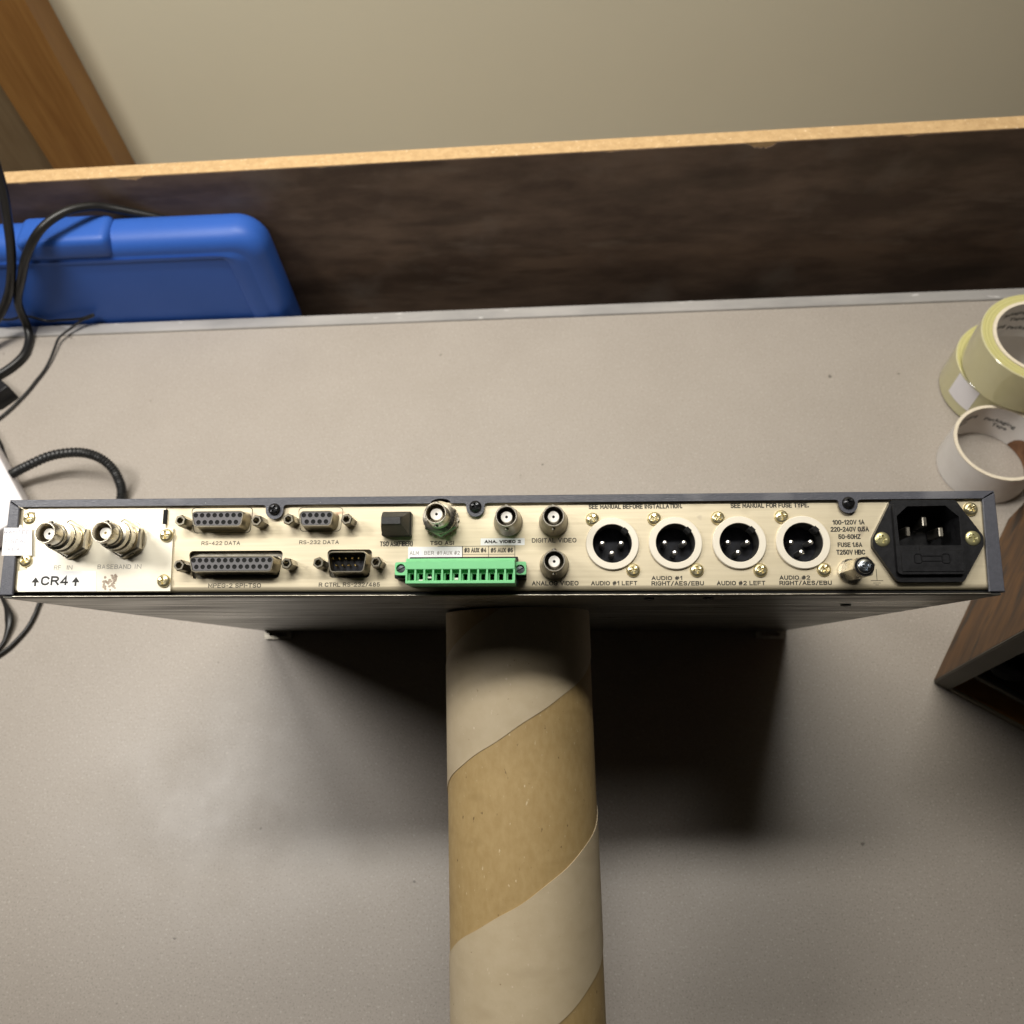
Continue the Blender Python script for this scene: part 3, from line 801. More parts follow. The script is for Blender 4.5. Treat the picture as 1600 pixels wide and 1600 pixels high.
# dark inside of the chassis and the front panel it stands on
b = B(); b.box(XL + 1.4, XR - 1.4, 0.2, YT - 1.4, -342, -17.5)
rp(b, 'chassis_core', M['void'])
b = B(); b.box(XL, XR, -1.0, YT, -349, -345.4, bev=0.6)
rp(b, 'front_panel', M['cover'])
for fx in (13.0, 427.0):
    b = B(); b.plate(rrect(fx - 12, fx + 12, -8.0, -1.1, 1.5, 3), [rrect(fx - 7.5, fx + 7.5, -5.6, -2.6, 1.2, 3)], -344.5, -341)
    rp(b, 'foot_bracket', M['nickeldull'])
# small fixings along the underside
for k, (ux, uz) in enumerate(((292, -9), (318, -9), (392, -52))):
    b = B(); b.lathe([(2.6, -1.0), (2.4, -1.7), (0.8, -2.1)], seg=16)
    for v in b.bm.verts:
        x, y, z = v.co
        v.co = (ux + x, z, uz + y)
    rp(b, 'underside_screw', M['blackscrew'])

# ---- rear panel with real openings
XLRC = [(275.74, 22.3), (303.39, 22.35), (331.09, 22.4), (358.55, 22.3)]
iec_cav = [(397.9, 20.1), (423.5, 20.0), (423.8, 32.4), (418.5, 37.3), (402.4, 37.1), (397.7, 32.9)]
holes = [circle(cx, cy, 8.9, 48) for cx, cy in XLRC]
holes.append([(397.4, 19.6), (424.0, 19.5), (424.3, 32.6), (418.7, 37.8), (402.2, 37.6), (397.2, 33.2)])
holes.append(rpoly([(86.6, 7.6), (126.4, 7.6), (128.0, 20.25), (84.2, 20.25)], 1.8, 4))
holes.append(rpoly([(149.6, 7.7), (167.6, 7.7), (168.6, 20.5), (147.9, 20.5)], 1.8, 4))
b = B()
b.plate([(1.4, 3.9), (437.6, 3.9), (437.6, 41.6), (1.4, 41.6)], holes, -3.0, -2.0)
panel = rp(b, 'rear_panel', M['plate'])
b = B()                                                      # bottom roll of the rear panel
lps = []
for k in range(9):
    t = math.pi / 2 * k / 8
    lps.append((3.9 - 2.2 * math.sin(t), -4.2 + 2.2 * math.cos(t)))
for (y0, z0), (y1, z1) in zip(lps, lps[1:]):
    b.quad([(1.4, y0, z0), (437.6, y0, z0), (437.6, y1, z1), (1.4, y1, z1)])
bmesh.ops.remove_doubles(b.bm, verts=b.bm.verts, dist=0.001)
rp(b, 'panel_bend', M['plate'], ang=80)
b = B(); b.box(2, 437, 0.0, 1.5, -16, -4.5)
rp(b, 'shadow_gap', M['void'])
b = B()
b.plate([(6.6, 1.9), (77.4, 2.0), (76.6, 30.6), (72.9, 30.8), (72.4, 39.9), (6.9, 40.2), (6.9, 39.0), (10.6, 38.6), (10.6, 34.0), (5.4, 32.2), (4.9, 20.4), (9.6, 19.0), (9.6, 12.0), (5.6, 11.2), (5.8, 3.0)], [], -1.95, -1.15)
rp(b, 'module_plate', M['modplate'])
b = B(); b.box(71.4, 73.0, 32.6, 39.3, -1.98, -1.08)
rp(b, 'plate_slot', M['void'])

# ---- screws
def screw(name, m, R=3.0, H=1.7, slot=M['void']):
    b = B()
    b.lathe([(R, 0), (R, 0.25 * H), (R * 0.93, 0.55 * H), (R * 0.82, 0.76 * H), (R * 0.66, 0.905 * H)], seg=24, cap1=False)
    # phillips recess: a cross-shaped pit
    w = R * 0.15; L = R * 0.58
    cr = [(w, w), (w, L), (-w, L), (-w, w), (-L, w), (-L, -w), (-w, -w), (-w, -L), (w, -L), (w, -w), (L, -w), (L, w)]
    zt = H + 0.0
    outer_r = R * 0.40
    b2 = b
    ring = circle(0, 0, R * 0.66, 24)
    # flat top ring with cross pit
    es = []
    vo = [b.bm.verts.new((x, y, 0.905 * H)) for x, y in ring]
    vc = [b.bm.verts.new((x, y, 0.99 * H)) for x, y in cr]
    vd = [b.bm.verts.new((x * 0.55, y * 0.55, 0.42 * H)) for x, y in cr]
    for lp in (vo, vc):
        for i in range(len(lp)):
            es.append(b.bm.edges.new((lp[i], lp[(i + 1) % len(lp)])))
    bmesh.ops.triangle_fill(b.bm, edges=es, use_beauty=True, normal=(0, 0, 1))
    for i in range(12):
        j = (i + 1) % 12
        b.bm.faces.new((vc[i], vc[j], vd[j], vd[i]))
    b.bm.faces.new(vd)
    return b
def place_parts(make, name, m, spots, **kw):
    first = None
    for i, (x, y, z) in enumerate(spots):
        if first is None:
            first = rp(make(), name, m, (x, y, z), **kw)
            o = first
        else:
            o = copy_tree(first, rack, (x + RL[0], y + RL[1], z + RL[2]))
        o.rotation_euler = (0, 0, random.uniform(0, 1.5))
    return first
xs_ = [(267.2, 33.4), (284.64, 10.5), (294.5, 33.4), (312.3, 10.4), (322.36, 33.5), (339.7, 10.25), (350.0, 33.8), (366.9, 10.4)]
place_parts(lambda: screw('s', None, 3.05, 1.7), 'pan_screw', M['brass'],
            [(x, y, -1.95) for x, y in xs_] + [(8.2, 35.8, -1.9), (8.8, 16.2, -1.3), (73.8, 27.3, -1.1), (74.2, 6.6, -1.1), (431.2, 36.5, -1.95)], ang=28)
place_parts(lambda: screw('s', None, 2.75, 1.7), 'cover_screw', M['blackscrew'], [(x, y + 0.1, 0.02) for x, y in TABS], ang=28)

# ---- BNC sockets
def bnc_shell(t, base_prof):
    b = B()
    prof = base_prof + [(4.75, t - 0.4), (4.55, t), (4.15, t), (4.05, t - 0.4), (4.05, t - 9.5), (0.2, t - 9.5)]
    b.lathe(prof, seg=48, cap0=True, cap1=True)
    return b
def bnc_inside(parent, t, rd=2.5, dep=3.2, lug=5.0, pinm=None):
    b = B()
    b.lathe([(rd, t - 9.4), (rd, t - dep - 0.15), (rd - 0.15, t - dep), (0.62, t - dep), (0.62, t - dep - 2.5)], seg=36, cap1=False)
    b.build('dielectric', M['teflon'], parent)
    b = B()
    b.lathe([(0.60, t - dep - 2.4), (0.60, t - dep - 0.25), (0.2, t - dep - 0.25)], seg=16)
    b.build('centre_contact', pinm or M['void'], parent)
    for sgn in (1, -1):
        b = B()
        b.lathe([(0.95, 0), (0.95, 0.9), (0.7, 1.1)], seg=14)
        for v in b.bm.verts:
            x, y, z = v.co
            v.co = (x, sgn * (4.6 + z), t - 4.0 + y)
        b.build('bayonet_lug', M['nickeldull'], parent)
def hexnut(R, z0, z1, rot=math.pi / 6, c=0.5):
    b = B()
    b.lathe([(R * 0.93, z0), (R, z0 + c), (R, z1 - c), (R * 0.90, z1)], seg=6, rot=rot)
    return b
for nm, cx, cy, t in (('rf', 30.4, 25.45, 21), ('bb', 55.6, 25.6, 21)):
    sh = bnc_shell(t, [(5.6, -1.0), (5.6, 9.5), (6.3, 9.6), (6.3, 12.2), (5.2, 12.6), (5.0, 13.4), (5.15, 13.6), (5.15, 14.6), (4.75, 14.9)])
    p = rp(sh, 'bnc_socket', M['nickel'], (cx, cy, 0))
    bnc_inside(p, t, 2.55, 3.3, pinm=M['gold'] if nm == 'bb' else None)
    b = B(); b.lathe([(8.9, -1.1), (8.9, -0.2), (6, -0.2)], seg=40)
    b.build('washer', M['nickel'], p)
    b = hexnut(9.0, -0.1, 3.2, rot=math.pi / 2); b.build('hex_nut', M['nickel'], p, ang=25)
    b = B(); b.lathe([(6.2, 3.1), (6.2, 4.6), (6.9, 4.8), (6.9, 8.6), (6.6, 9.1), (5.5, 9.3)], seg=48, cap0=False, cap1=False); b.build('barrel', M['nickel'], p, ang=30)
sh = bnc_shell(18, [(6.2, -1.0), (6.2, 5.6), (7.1, 5.7), (7.2, 7.6), (6.2, 8.2), (5.3, 8.6), (5.1, 9.4), (4.9, 10.0)])
p = rp(sh, 'bnc_socket', M['nickel'], (199.7, 33.2, 0))
bnc_inside(p, 18, 2.6, 3.0)
b = B()
lp0 = []
for k in range(72):
    r = 8.0 if k % 4 < 2 else 7.3
    lp0.append((r * math.cos(2 * math.pi * k / 72), r * math.sin(2 * math.pi * k / 72)))
b.prism(lp0, -1.9, -0.6)
b.build('lock_washer', M['nickel'], p, ang=20)
b = hexnut(8.1, -0.5, 3.0, rot=math.pi / 2 + 0.05); b.build('hex_nut', M['nickeldull'], p, ang=25)
first = None
for cx, cy in ((229.7, 32.3), (249.95, 32.2), (250.1, 12.9)):
    if first is None:
        sh = bnc_shell(14.2, [(6.45, -2.0), (6.45, 0.2), (6.2, 0.8), (6.0, 2.4), (5.7, 4.6), (5.3, 7.2), (4.95, 9.2), (4.75, 10.4)])
        first = rp(sh, 'bnc_socket', M['nickeldull'], (cx, cy, 0))
        bnc_inside(first, 14.2, 2.45, 2.6)
    else:
        copy_tree(first, rack, (cx + RL[0], cy + RL[1], RL[2]))

# ---- D-sub sockets
def trap(x0, x1, xb0, xb1, yb, yt, grow=0.0, r=1.5):
    return rpoly([(xb0 - grow, yb - grow), (xb1 + grow, yb - grow), (x1 + grow, yt + grow), (x0 - grow, yt + grow)], max(0.4, r + grow), 4)
def dsub(x0, x1, xb0, xb1, yb, yt, nt, hole_top, hole_bot, male=False, z=6.0):
    """female/male D shell; loops from the panel out to the rim and back in"""
    b = B()
    fl = [[(x, y, zz) for x, y in trap(x0, x1, xb0, xb1, yb, yt, g)] for g, zz in ((1.3, -3.2), (1.0, -1.0), (0.45, 0.2), (0.45, z - 0.5), (0.30, z), (-0.10, z), (-0.25, z - 0.4), (-0.25, -4.0))]
    b.loft(fl, cap0=False, cap1=True)
    sh = rp(b, 'd_sub_socket', M['dshell'], ang=40)
    b = B(); b.box(x0 - 4.5, x1 + 4.5, yb - 3.6, yt + 3.4, -5.6, -4.6)
    b.build('flange', M['nickeldull'], sh)
    if not male:
        b = B()
        b.prism(trap(x0, x1, xb0, xb1, yb, yt, -0.30), -3.8, z - 0.25)
        ins = b.build('insert', M['insert'], sh)
        b = B()
        for (xa, xb, y), n in ((hole_top, nt), (hole_bot, nt - 1)):
            for i in range(n):
                cx = xa + (xb - xa) * i / (n - 1)
                b.lathe([(1.02, z - 0.26), (1.02, z - 0.17), (0.82, z - 0.17), (0.74, z - 0.22), (0.1, z - 0.22)], cx, y, seg=14)
        b.build('contact_holes', M['void'], sh, ang=60)
    else:
        b = B(); b.prism(trap(x0, x1, xb0, xb1, yb, yt, -0.30), -3.9, 0.2)
        b.build('insert', M['blackdusty'], sh)
        for (xa, xb, y), n in ((hole_top, nt), (hole_bot, nt - 1)):
            for i in range(n):
                cx = xa + (xb - xa) * i / (n - 1)
                b = B(); b.lathe([(0.5, 0.25), (0.5, 3.6), (0.35, 4.0), (0.08, 4.2)], cx, y, seg=12)
                b.build('contact_pin', M['gold'], sh)
    return sh
dsub(87.9, 111.5, 89.4, 110.4, 30.4, 36.85, 8, (89.78, 109.9, 35.28), (91.2, 108.3, 32.1))
dsub(88.5, 126.4, 90.0, 125.3, 10.1, 16.45, 13, (90.25, 124.6, 14.95), (91.7, 123.2, 12.05))
dsub(137.1, 152.2, 138.0, 151.0, 30.3, 36.5, 5, (138.95, 150.4, 34.95), (140.4, 149.05, 32.0))
dsub(150.6, 167.7, 152.1, 166.4, 9.7, 18.2, 5, (152.3, 163.8, 15.8), (153.8, 162.4, 12.75), male=True)
for pts in ([(83.9, 40.35), (112.9, 40.35), (112.2, 28.4), (86.0, 28.4)], [(133.8, 39.95), (154.7, 39.95), (153.7, 28.8), (135.2, 28.8)]):
    o_ = rpoly(pts, 1.8, 4); c_ = (sum(p[0] for p in pts) / 4, sum(p[1] for p in pts) / 4)
    i_ = [(c_[0] + (x - c_[0]) * 0.982, c_[1] + (y - c_[1]) * 0.965) for x, y in o_]
    b = B(); b.plate(o_, [i_], -2.0, -1.93)
    rp(b, 'cutout_edge', M['void'])
first = None
def jack():
    b = B()
    b.lathe([(2.55, -2.0), (2.7, -1.7), (2.7, 6.2), (2.3, 6.8), (1.55, 6.8), (1.45, 6.4), (1.45, 2.0), (0.1, 2.0)], seg=6, rot=0.3)
    return b
for x, y in ((83.19, 32.84), (117.86, 32.56), (84.16, 12.71), (132.45, 13.32), (132.29, 33.02), (158.45, 32.81), (146.7, 13.52), (172.21, 13.67)):
    if first is None:
        first = rp(jack(), 'jack_screw', M['dshell'], (x, y, 0), ang=25)
    else:
        copy_tree(first, rack, (x + RL[0], y, RL[2])).rotation_euler = (0, 0, random.uniform(0, 1))

# ---- fibre port with its rubber cap
b = B()
b.box(173.3, 186.5, 25.9, 36.9, -2, 2.2, bev=0.5)
fb = rp(b, 'fibre_port', M['blackrubber'])
b = B()
b.loft([[(173.6, 26.1, 2.2), (186.0, 26.1, 2.2), (186.0, 36.6, 2.2), (173.6, 36.6, 2.2)],
        [(174.6, 28.9, 9.6), (184.2, 28.9, 9.6), (184.2, 33.3, 9.6), (174.6, 33.3, 9.6)],
        [(175.0, 29.4, 11.4), (183.7, 29.4, 11.4), (183.7, 32.9, 11.4), (175.0, 32.9, 11.4)],
        [(175.3, 29.7, 11.8), (183.4, 29.7, 11.8), (183.4, 32.6, 11.8), (175.3, 32.6, 11.8)]])
b.build('dust_cap', M['blackrubber'], fb, ang=30)

# ---- green terminal block
b = B()
b.box(187.2, 237.9, 6.6, 13.4, -2, 5.5, bev=0.3)
b.box(180.4, 187.2, 6.6, 13.4, -2, 5.5, bev=0.3)
b.box(186.8, 234.3, 3.4, 15.9, -2, 5.4, bev=0.3)
hd = rp(b, 'terminal_header', M['black'])
b = B()
x0, x1 = 187.1, 233.6
b.box(x0, x1, 9.2, 12.9, 1, 16, bev=0.25)
b.loft([[(x0, 12.95, 1), (x1, 12.95, 1), (x1, 14.6, 1), (x0, 14.6, 1)], [(x0, 12.95, 15.6), (x1, 12.95, 15.6), (x1, 14.1, 14.2), (x0, 14.1, 14.2)]])
b.box(x0, x1, 3.2, 4.5, 1, 16, bev=0.2)
pitch = (x1 - x0 - 0.75) / 12
for i in range(13):
    xx = x0 + pitch * i
    b.box(xx, xx + 0.75, 4.48, 9.22, 1, 15.85)
tb = rp(b, 'terminal_plug', M['green'])
b = B()
hl = [[(x0 + pitch * i + 1.45, 4.85), (x0 + pitch * i + 3.25, 4.85), (x0 + pitch * i + 3.25, 7.7), (x0 + pitch * i + 1.45, 7.7)] for i in range(12)]
b.plate([(x0 + 0.3, 4.4), (x1 - 0.3, 4.4), (x1 - 0.3, 9.3), (x0 + 0.3, 9.3)], hl, 9.0, 13.3)
b.build('wire_entry_wall', M['green'], tb)
b = B(); b.box(x0 + 0.4, x1 - 0.4, 4.5, 9.1, 8.0, 9.2)
b.build('wire_entry_back', M['void'], tb)
for i, (ya, yb2) in ((1, (4.55, 5.2)), (2, (5.7, 6.4)), (5, (4.9, 5.9))):
    b = B(); b.box(x0 + pitch * i + 1.5, x0 + pitch * i + 3.2, ya, yb2, 12.2, 13.6, bev=0.1)
    b.build('wire_clamp', M['teflon'], tb)
for xa, xb, sx, sy in ((181.2, 186.9, 183.7, 10.5), (233.7, 238.0, 235.4, 9.9)):
    b = B()
    hp = circle(sx, sy, 2.02, 28)
    b.plate(rrect(xa, xb + 0.1, 7.6, 13.2, 0.7, 3), [hp], 5.6, 9.2)
    ear = b.build('mounting_ear', M['green'], tb)
    b = B()
    b.lathe([(1.98, 5.8), (1.98, 7.7), (1.8, 8.0), (0.1, 8.1)], sx, sy, seg=28)
    sc_ = b.build('ear_screw', M['zinc'], tb)
    b = B()
    ca, sa = math.cos(0.5), math.sin(0.5)
    q = [(-1.8, -0.22), (1.8, -0.22), (1.8, 0.22), (-1.8, 0.22)]
    b.prism([(sx + x * ca - y * sa, sy + x * sa + y * ca) for x, y in q], 8.0, 8.18)
    b.build('ear_screw_slot', M['blackscrew'], tb)

# ---- XLR sockets
first = None
for i, (cx, cy) in enumerate(XLRC):
    if first is None:
        b = B()
        b.lathe([(11.65, -2.0), (11.65, -0.9), (11.35, -0.6), (8.75, -0.6), (8.6, -0.75), (8.6, -13.5), (8.75, -13.5), (8.85, -2.1)], seg=72, cap0=False, cap1=False)
        first = rp(b, 'xlr_socket', M['ring'], (cx, cy, 0))
        b = B()
        b.lathe([(8.55, -1.6), (8.55, -13.4)], seg=72, cap0=False, cap1=False)
        b.build('inner_wall', M['xlrwall'], first)
        b = B(); b.lathe([(8.5, -14.5), (8.5, -12.2), (0.3, -12.2)], seg=48)
        b.build('insulator', M['blackdusty'], first)
        for px, py in ((-4.2, 0.4), (4.2, 0.4), (0.0, -4.0)):
            b = B(); b.lathe([(1.25, -12.3), (1.25, -4.6), (1.0, -3.9), (0.2, -3.6)], px, py, seg=20)
            b.build('contact_pin', M['silverpin'], first)
        b = B()
        ca = math.cos(math.radians(45)); 
        b.box(-1.5, 1.5, 7.0, 9.3, -6.0, -0.54, bev=0.3)
        for v in b.bm.verts:
            x, y, z = v.co
            v.co = (x * ca + y * ca, -x * ca + y * ca, z)
        b.build('key_notch', M['void'], first)
    else:
        copy_tree(first, rack, (cx + RL[0], cy, RL[2]))

# ---- ground stud
b = hexnut(4.7, -2.0, 15.5, rot=0.2, c=0.7)
gs = rp(b, 'ground_stud', M['nickel'], (378.0, 9.6, 0), ang=25)
b = B(); b.lathe([(5.4, -2.0), (5.4, -1.0), (3, -1.0)], seg=32); b.build('washer', M['nickel'], gs)
b = B(); b.lathe([(4.0, 15.45), (3.9, 15.62), (0.2, 15.62)], seg=32); b.build('stud_recess', M['blackscrew'], gs)
b = screw('s', None, 3.2, 1.6)
for v in b.bm.verts: v.co.z += 15.6
b.build('stud_screw', M['zinc'], gs, ang=28)

# ---- mains inlet
b = B()
fl = rpoly([(396.8, 4.6), (424.3, 4.6), (434.1, 20.3), (434.3, 24.2), (424.0, 40.2), (396.8, 40.3), (387.8, 24.0), (387.5, 19.8)], [2.5, 2.5, 3, 3, 1.5, 1.5, 3, 3], 4)
scr_h = [(391.7, 23.1), (429.7, 23.3)]
b.plate(fl, [iec_cav], -2.1, 0.8)
inlet = rp(b, 'mains_inlet', M['black'])
b = B()
bz = rrect(396.3, 424.4, 7.7, 38.6, 1.6, 4)
b.plate(bz, [iec_cav], 0.7, 3.0)
b.build('bezel', M['black'], inlet)
b = B()
ip = iec_cav
b.loft([[(x, y, 2.9) for x, y in ip], [(x * 0.999 + 0.41, y, -15.0) for x, y in ip]], False, True)
b.build('socket_well', M['black'], inlet)
for cx, cy in ((404.2, 26.9), (418.2, 26.6), (411.6, 31.3)):
    b = B(); b.box(cx - 1.0, cx + 1.0, cy - 2.2, cy + 2.2, -14.5, -2.2, bev=0.4)
    b.build('blade', M['nickeldull'], inlet)
b = B()
b.plate([(398.1, 8.9), (423.5, 8.9), (423.9, 17.6), (415.9, 17.6), (415.9, 19.6), (406.0, 19.6), (406.0, 17.6), (398.2, 17.6)], [], 3.0, 3.35)
fd = b.build('fuse_drawer', M['black'], inlet)
b = B()
def outline(lp, w=0.28):
    c = (sum(p[0] for p in lp) / len(lp), sum(p[1] for p in lp) / len(lp))
    out = []
    for x, y in lp:
        dx, dy = x - c[0], y - c[1]; L = math.hypot(dx, dy)
        out.append((x - dx / L * w, y - dy / L * w))
    return out
for lp in (rrect(403.3, 406.5, 12.2, 16.5, 1.0, 3), rrect(414.7, 418.2, 12.2, 16.5, 1.0, 3)):
    b.plate(lp, [outline(lp, 0.35)], 3.3, 3.6)
b.box(406.5, 414.7, 15.3, 15.6, 3.3, 3.6)
b.box(406.5, 414.7, 13.1, 13.4, 3.3, 3.6)
b.build('fuse_mark', M['blackscrew'], fd)
b = B()
gl = [(398.1, 8.9), (423.5, 8.9), (423.9, 17.6), (415.9, 17.6), (415.9, 19.6), (406.0, 19.6), (406.0, 17.6), (398.2, 17.6)]
go = [(397.85, 8.65), (423.75, 8.65), (424.15, 17.85), (416.15, 17.85), (416.15, 19.85), (405.75, 19.85), (405.75, 17.85), (397.95, 17.85)]
b.plate(go, [gl], 3.0, 3.04)
b.build('drawer_gap', M['void'], fd)
for x, y in scr_h:
    b = screw('s', None, 3.2, 0.8)
    for v in b.bm.verts: v.co = (v.co.x + x, v.co.y + y, v.co.z + 0.75)
    b.build('inlet_screw', M['brassdull'], inlet, ang=28)

# ---- stickers and print
def sticker(name, pts, z, m, h=0.08):
    b = B(); b.prism(pts, z, z + h)
    return rp(b, name, m)
zp = -2.0
sticker('white_label', [(184.8, 15.8), (209.05, 15.7), (209.0, 21.4), (184.7, 21.55)], zp, M['sticker'])
sticker('white_label', rrect(217.3, 237.0, 21.98, 25.15, 0.25, 2), zp, M['sticker'])
sticker('white_label', [(10.3, 1.95), (43.2, 2.0), (42.3, 11.3), (9.8, 11.2)], -1.13, M['sticker'])
st = sticker('seal_sticker', [(-2.25, 18.4), (12.05, 18.35), (10.7, 31.1), (5.9, 31.2), (5.6, 32.4), (4.7, 32.6), (4.4, 31.2), (-2.6, 31.25)], 0.02, M['sticker'])
rng = random.Random(3)
b = B()
for k in range(46):
    cx = 45.9 + 6.2 * rng.random(); cy = 2.6 + 6.7 * rng.random(); r = rng.uniform(0.3, 0.9)
    if cx > 48 and cy < 4 and rng.random() < 0.5: continue
    lp = [(cx + r * rng.uniform(0.5, 1.2) * math.cos(t * math.pi / 4), cy + r * rng.uniform(0.5, 1.1) * math.sin(t * math.pi / 4)) for t in range(8)]
    b.prism(lp, -1.14, -1.10 + 0.002 * k)
rp(b, 'sticker_residue', M['residue'])

TEXTS = [
    ('RS-422 DATA', 89.85, 107.78, 22.88, 1.76, 'inkbrown', 0), ('MPEG-2 SPI-TSO', 94.32, 118.52, 3.45, 2.0, 'inkbrown', .006),
    ('RS-232 DATA', 135.03, 153.17, 23.03, 1.75, 'inkbrown', 0), ('R CTRL RS-232/485', 144.84, 172.44, 3.75, 1.89, 'inkbrown', 0.004),
    ('TSO ASI(FIBER)', 171.87, 186.8, 21.8, 2.3, 'inkbrown', 0.008), ('TSO ASI', 194.59, 205.37, 22.21, 1.91, 'inkbrown', 0.012),
    ('#3 AUX #4', 209.95, 219.92, 18.76, 2.16, 'inkbrown', 0.012), ('#5 AUX #6', 221.78, 231.79, 18.69, 2.16, 'inkbrown', 0.006),
    ('DIGITAL VIDEO', 240.17, 259.95, 23.0, 2.07, 'ink', 0.004), ('ANALOG VIDEO', 240.12, 260.66, 3.94, 1.98, 'ink', 0.012),
    ('SEE MANUAL BEFORE INSTALLATION.', 265.59, 307.01, 38.0, 2.15, 'ink', 0.012), ('AUDIO #1 LEFT', 266.1, 286.37, 3.92, 1.88, 'ink', 0.012),
    ('AUDIO #1', 292.55, 305.87, 6.1, 1.8, 'ink', 0.014), ('RIGHT/AES/EBU', 292.48, 315.19, 3.74, 1.9, 'ink', 0.014),
    ('SEE MANUAL FOR FUSE TYPE.', 328.23, 362.29, 37.9, 2.2, 'ink', 0.012), ('AUDIO #2 LEFT', 320.7, 341.58, 3.72, 1.92, 'ink', 0.014),
    ('AUDIO #2', 347.73, 360.84, 6.04, 1.87, 'ink', 0.016), ('RIGHT/AES/EBU', 347.6, 369.94, 3.73, 1.89, 'ink', 0.016),
    ('100-120V 1A', 372.01, 385.73, 30.1, 2.13, 'ink', 0.012), ('220-240V 0.5A', 370.97, 387.41, 26.98, 2.2, 'ink', 0.012),
    ('50-60HZ', 374.04, 383.61, 23.71, 2.15, 'ink', 0.012), ('FUSE 1.6A', 373.52, 384.03, 20.18, 2.08, 'ink', 0.012), ('T250V HBC', 372.74, 385.01, 16.82, 2.25, 'ink', 0.012)]
for s, a, bb, y, h, m, bo in TEXTS:
    stroke_print(s, a, bb, y, h, zp + 0.03, M[m], rack, RL, wt=0.165 + bo * 3.5)
for s, a, bb, y, h in (('RF', 22.36, 25.56, 11.9, 2.0), ('IN', 28.39, 30.92, 11.9, 2.0), ('BASEBAND', 42.73, 58.36, 12.11, 2.05), ('IN', 60.13, 63.12, 12.18, 2.05)):
    stroke_print(s, a, bb, y, h, -1.12, M['inkgrey'], rack, RL, wt=0.13)
for s, a, bb, y, h in (('ALM', 185.5, 189.61, 17.9, 1.73), ('BER', 192.03, 196.41, 17.86, 1.73), ('#1 AUX #2', 197.7, 208.04, 17.83, 1.73)):
    stroke_print(s, a, bb, y, h, zp + 0.1, M['inkgrey'], rack, RL, wt=0.15)
stroke_print('ANA. VIDEO 2', 219.03, 235.33, 22.89, 1.44, zp + 0.1, M['ink'], rack, RL, wt=0.3)
stroke_print('CR4', 16.9, 29.7, 4.77, 4.21, -1.02, M['ink'], rack, RL, wt=0.2)
for s, a, bb, y, h in (('RANTEE', -2.3, 9.6, 28.23, 1.8), ('F SEAL', -1.6, 9.3, 24.04, 1.8), ('OKEA', -1.7, 6.0, 20.6, 1.5)):
    stroke_print(s, a, bb, y, h, 0.13, M['inkmauve'], rack, RL, wt=0.13)
b = B()
for ax in (14.3, 33.2):
    b.prism([(ax - 1.85, 6.1), (ax + 1.85, 6.1), (ax, 8.5)], -1.05, -1.015)
    b.prism([(ax - 0.45, 4.4), (ax + 0.45, 4.4), (ax + 0.45, 6.15), (ax - 0.45, 6.15)], -1.05, -1.012)
rp(b, 'arrow_print', M['ink'])
b = B()
def hl_(x0, x1, y, w=0.22): b.box(x0, x1, y - w / 2, y + w / 2, zp, zp + 0.03)
def vl_(x, y0, y1, w=0.26): b.box(x - w / 2, x + w / 2, y0, y1, zp, zp + 0.034)
hl_(198, 232.6, 21.62, 0.2); hl_(209.1, 232.6, 17.95, 0.16)
vl_(209.15, 16.4, 21.7, 0.36); vl_(220.9, 16.4, 21.7, 0.22); vl_(232.6, 16.4, 21.7, 0.22)
vl_(389.15, 5.5, 10.6, 0.24); hl_(386.5, 391.75, 5.5, 0.24); hl_(387.45, 390.6, 4.5, 0.22); hl_(388.3, 389.75, 3.66, 0.2)
rp(b, 'line_print', M['ink'])

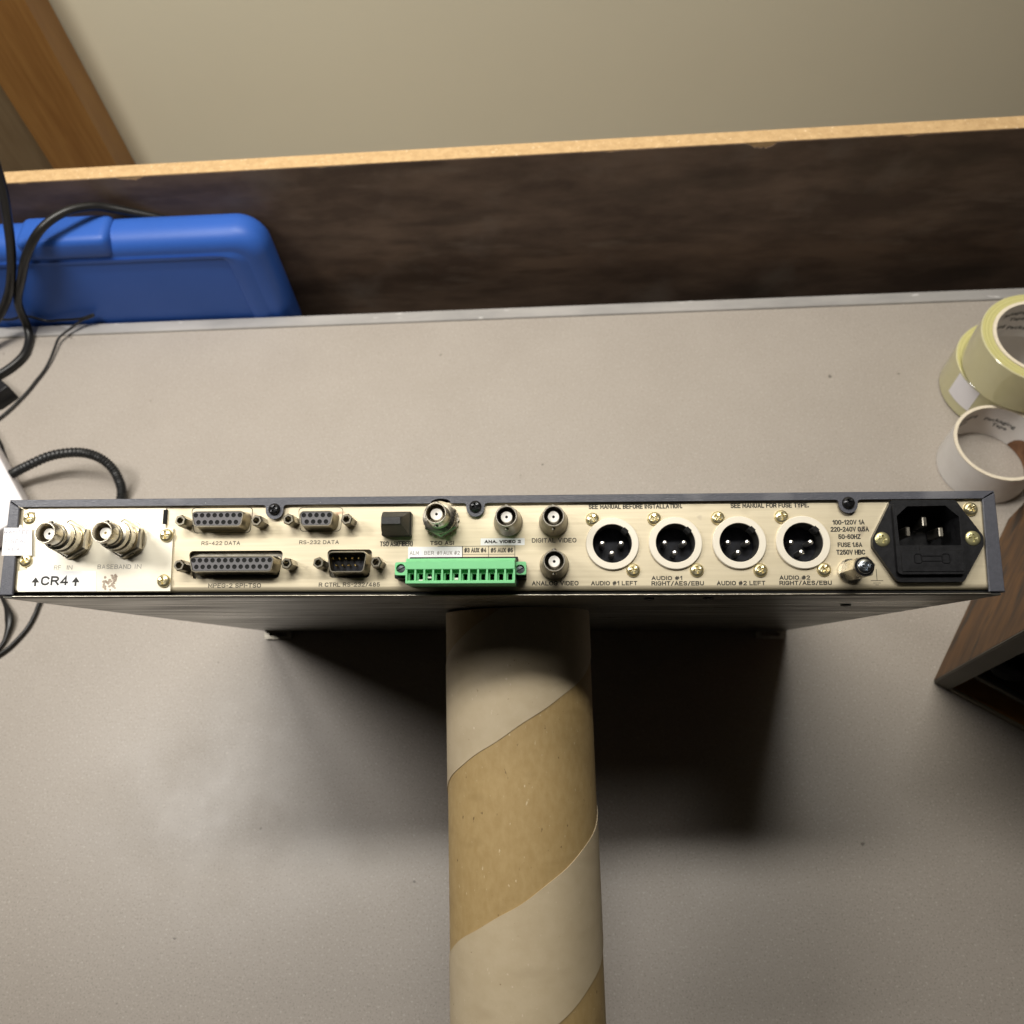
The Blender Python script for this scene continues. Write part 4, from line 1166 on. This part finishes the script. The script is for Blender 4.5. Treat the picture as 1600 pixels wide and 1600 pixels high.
# ------------------------------------------------------------------ cardboard tube propping the unit
AX = (EY - EX * 0.028).normalized()                          # tube axis, pointing up to the underside
ZX = (EZ - AX * EZ.dot(AX)).normalized(); XX = AX.cross(ZX)
top = P0 + (EX * 228.9 - EZ * 100 - EY * 1.2) * S
LEN = 590.0
Mt = Matrix(((XX.x, AX.x, ZX.x), (XX.y, AX.y, ZX.y), (XX.z, AX.z, ZX.z))).to_4x4()
tube = empty('cardboard_tube', Matrix.Translation(top - AX * LEN * S) @ Mt)
tag(tube, 'thick brown cardboard tube with pale spiral ply propping up the rack unit', 'tube')
b = B()
R0 = 39.45
loops = []
prof = [(R0 - 3.4, 0.0), (R0, 0.0)] + [(R0, LEN * k / 24) for k in range(1, 24)] + [(R0, LEN - 0.2), (R0 - 3.4, LEN - 0.2)]
for r, y in prof:
    loops.append([(r * math.sin(2 * math.pi * i / 96), y, r * math.cos(2 * math.pi * i / 96)) for i in range(96)])
b.loft(loops, False, False)
loops = [[((R0 - 3.4) * math.sin(2 * math.pi * i / 64), y, (R0 - 3.4) * math.cos(2 * math.pi * i / 64)) for i in range(64)] for y in (0, LEN - 0.2)]
b.loft(loops, False, False)
b.build('kraft_wall', M['kraft'], tube, ang=50)
b = B()
PIT = 145.0; WD = 63.6
y_low = LEN + (-60.9 + 1.2)                                  # lower border of the pale ply where it crosses the front
NS = 72
rows = []
cols = 8
turns = range(-5 * NS, 2 * NS)
for i in turns:
    ph = 2 * math.pi * i / NS
    yl = y_low + PIT * i / NS + 0.35 * math.sin(i * 0.37) + 0.25 * math.sin(i * 0.91 + 1)
    row = []
    for k in range(cols + 1):
        y = min(max(yl + WD * k / cols, 0.0), LEN - 0.25)
        r = R0 + 0.42
        row.append(b.bm.verts.new((r * math.sin(ph), y, r * math.cos(ph))))
    e0 = b.bm.verts.new(((R0 - 0.1) * math.sin(ph), row[0].co.y, (R0 - 0.1) * math.cos(ph)))
    e1 = b.bm.verts.new(((R0 - 0.1) * math.sin(ph), row[-1].co.y, (R0 - 0.1) * math.cos(ph)))
    rows.append([e0] + row + [e1])
for r0, r1 in zip(rows, rows[1:]):
    for k in range(len(r0) - 1):
        q = (r0[k], r0[k + 1], r1[k + 1], r1[k])
        if (q[0].co.y + q[2].co.y) * 0.5 <= 0.0 or (q[1].co.y - q[0].co.y < 1e-6 and q[2].co.y - q[3].co.y < 1e-6 and q[0].co.y in (0.0, LEN - 0.25)):
            continue
        b.bm.faces.new(q)
b.build('pale_ply', M['pale'], tube, ang=60)
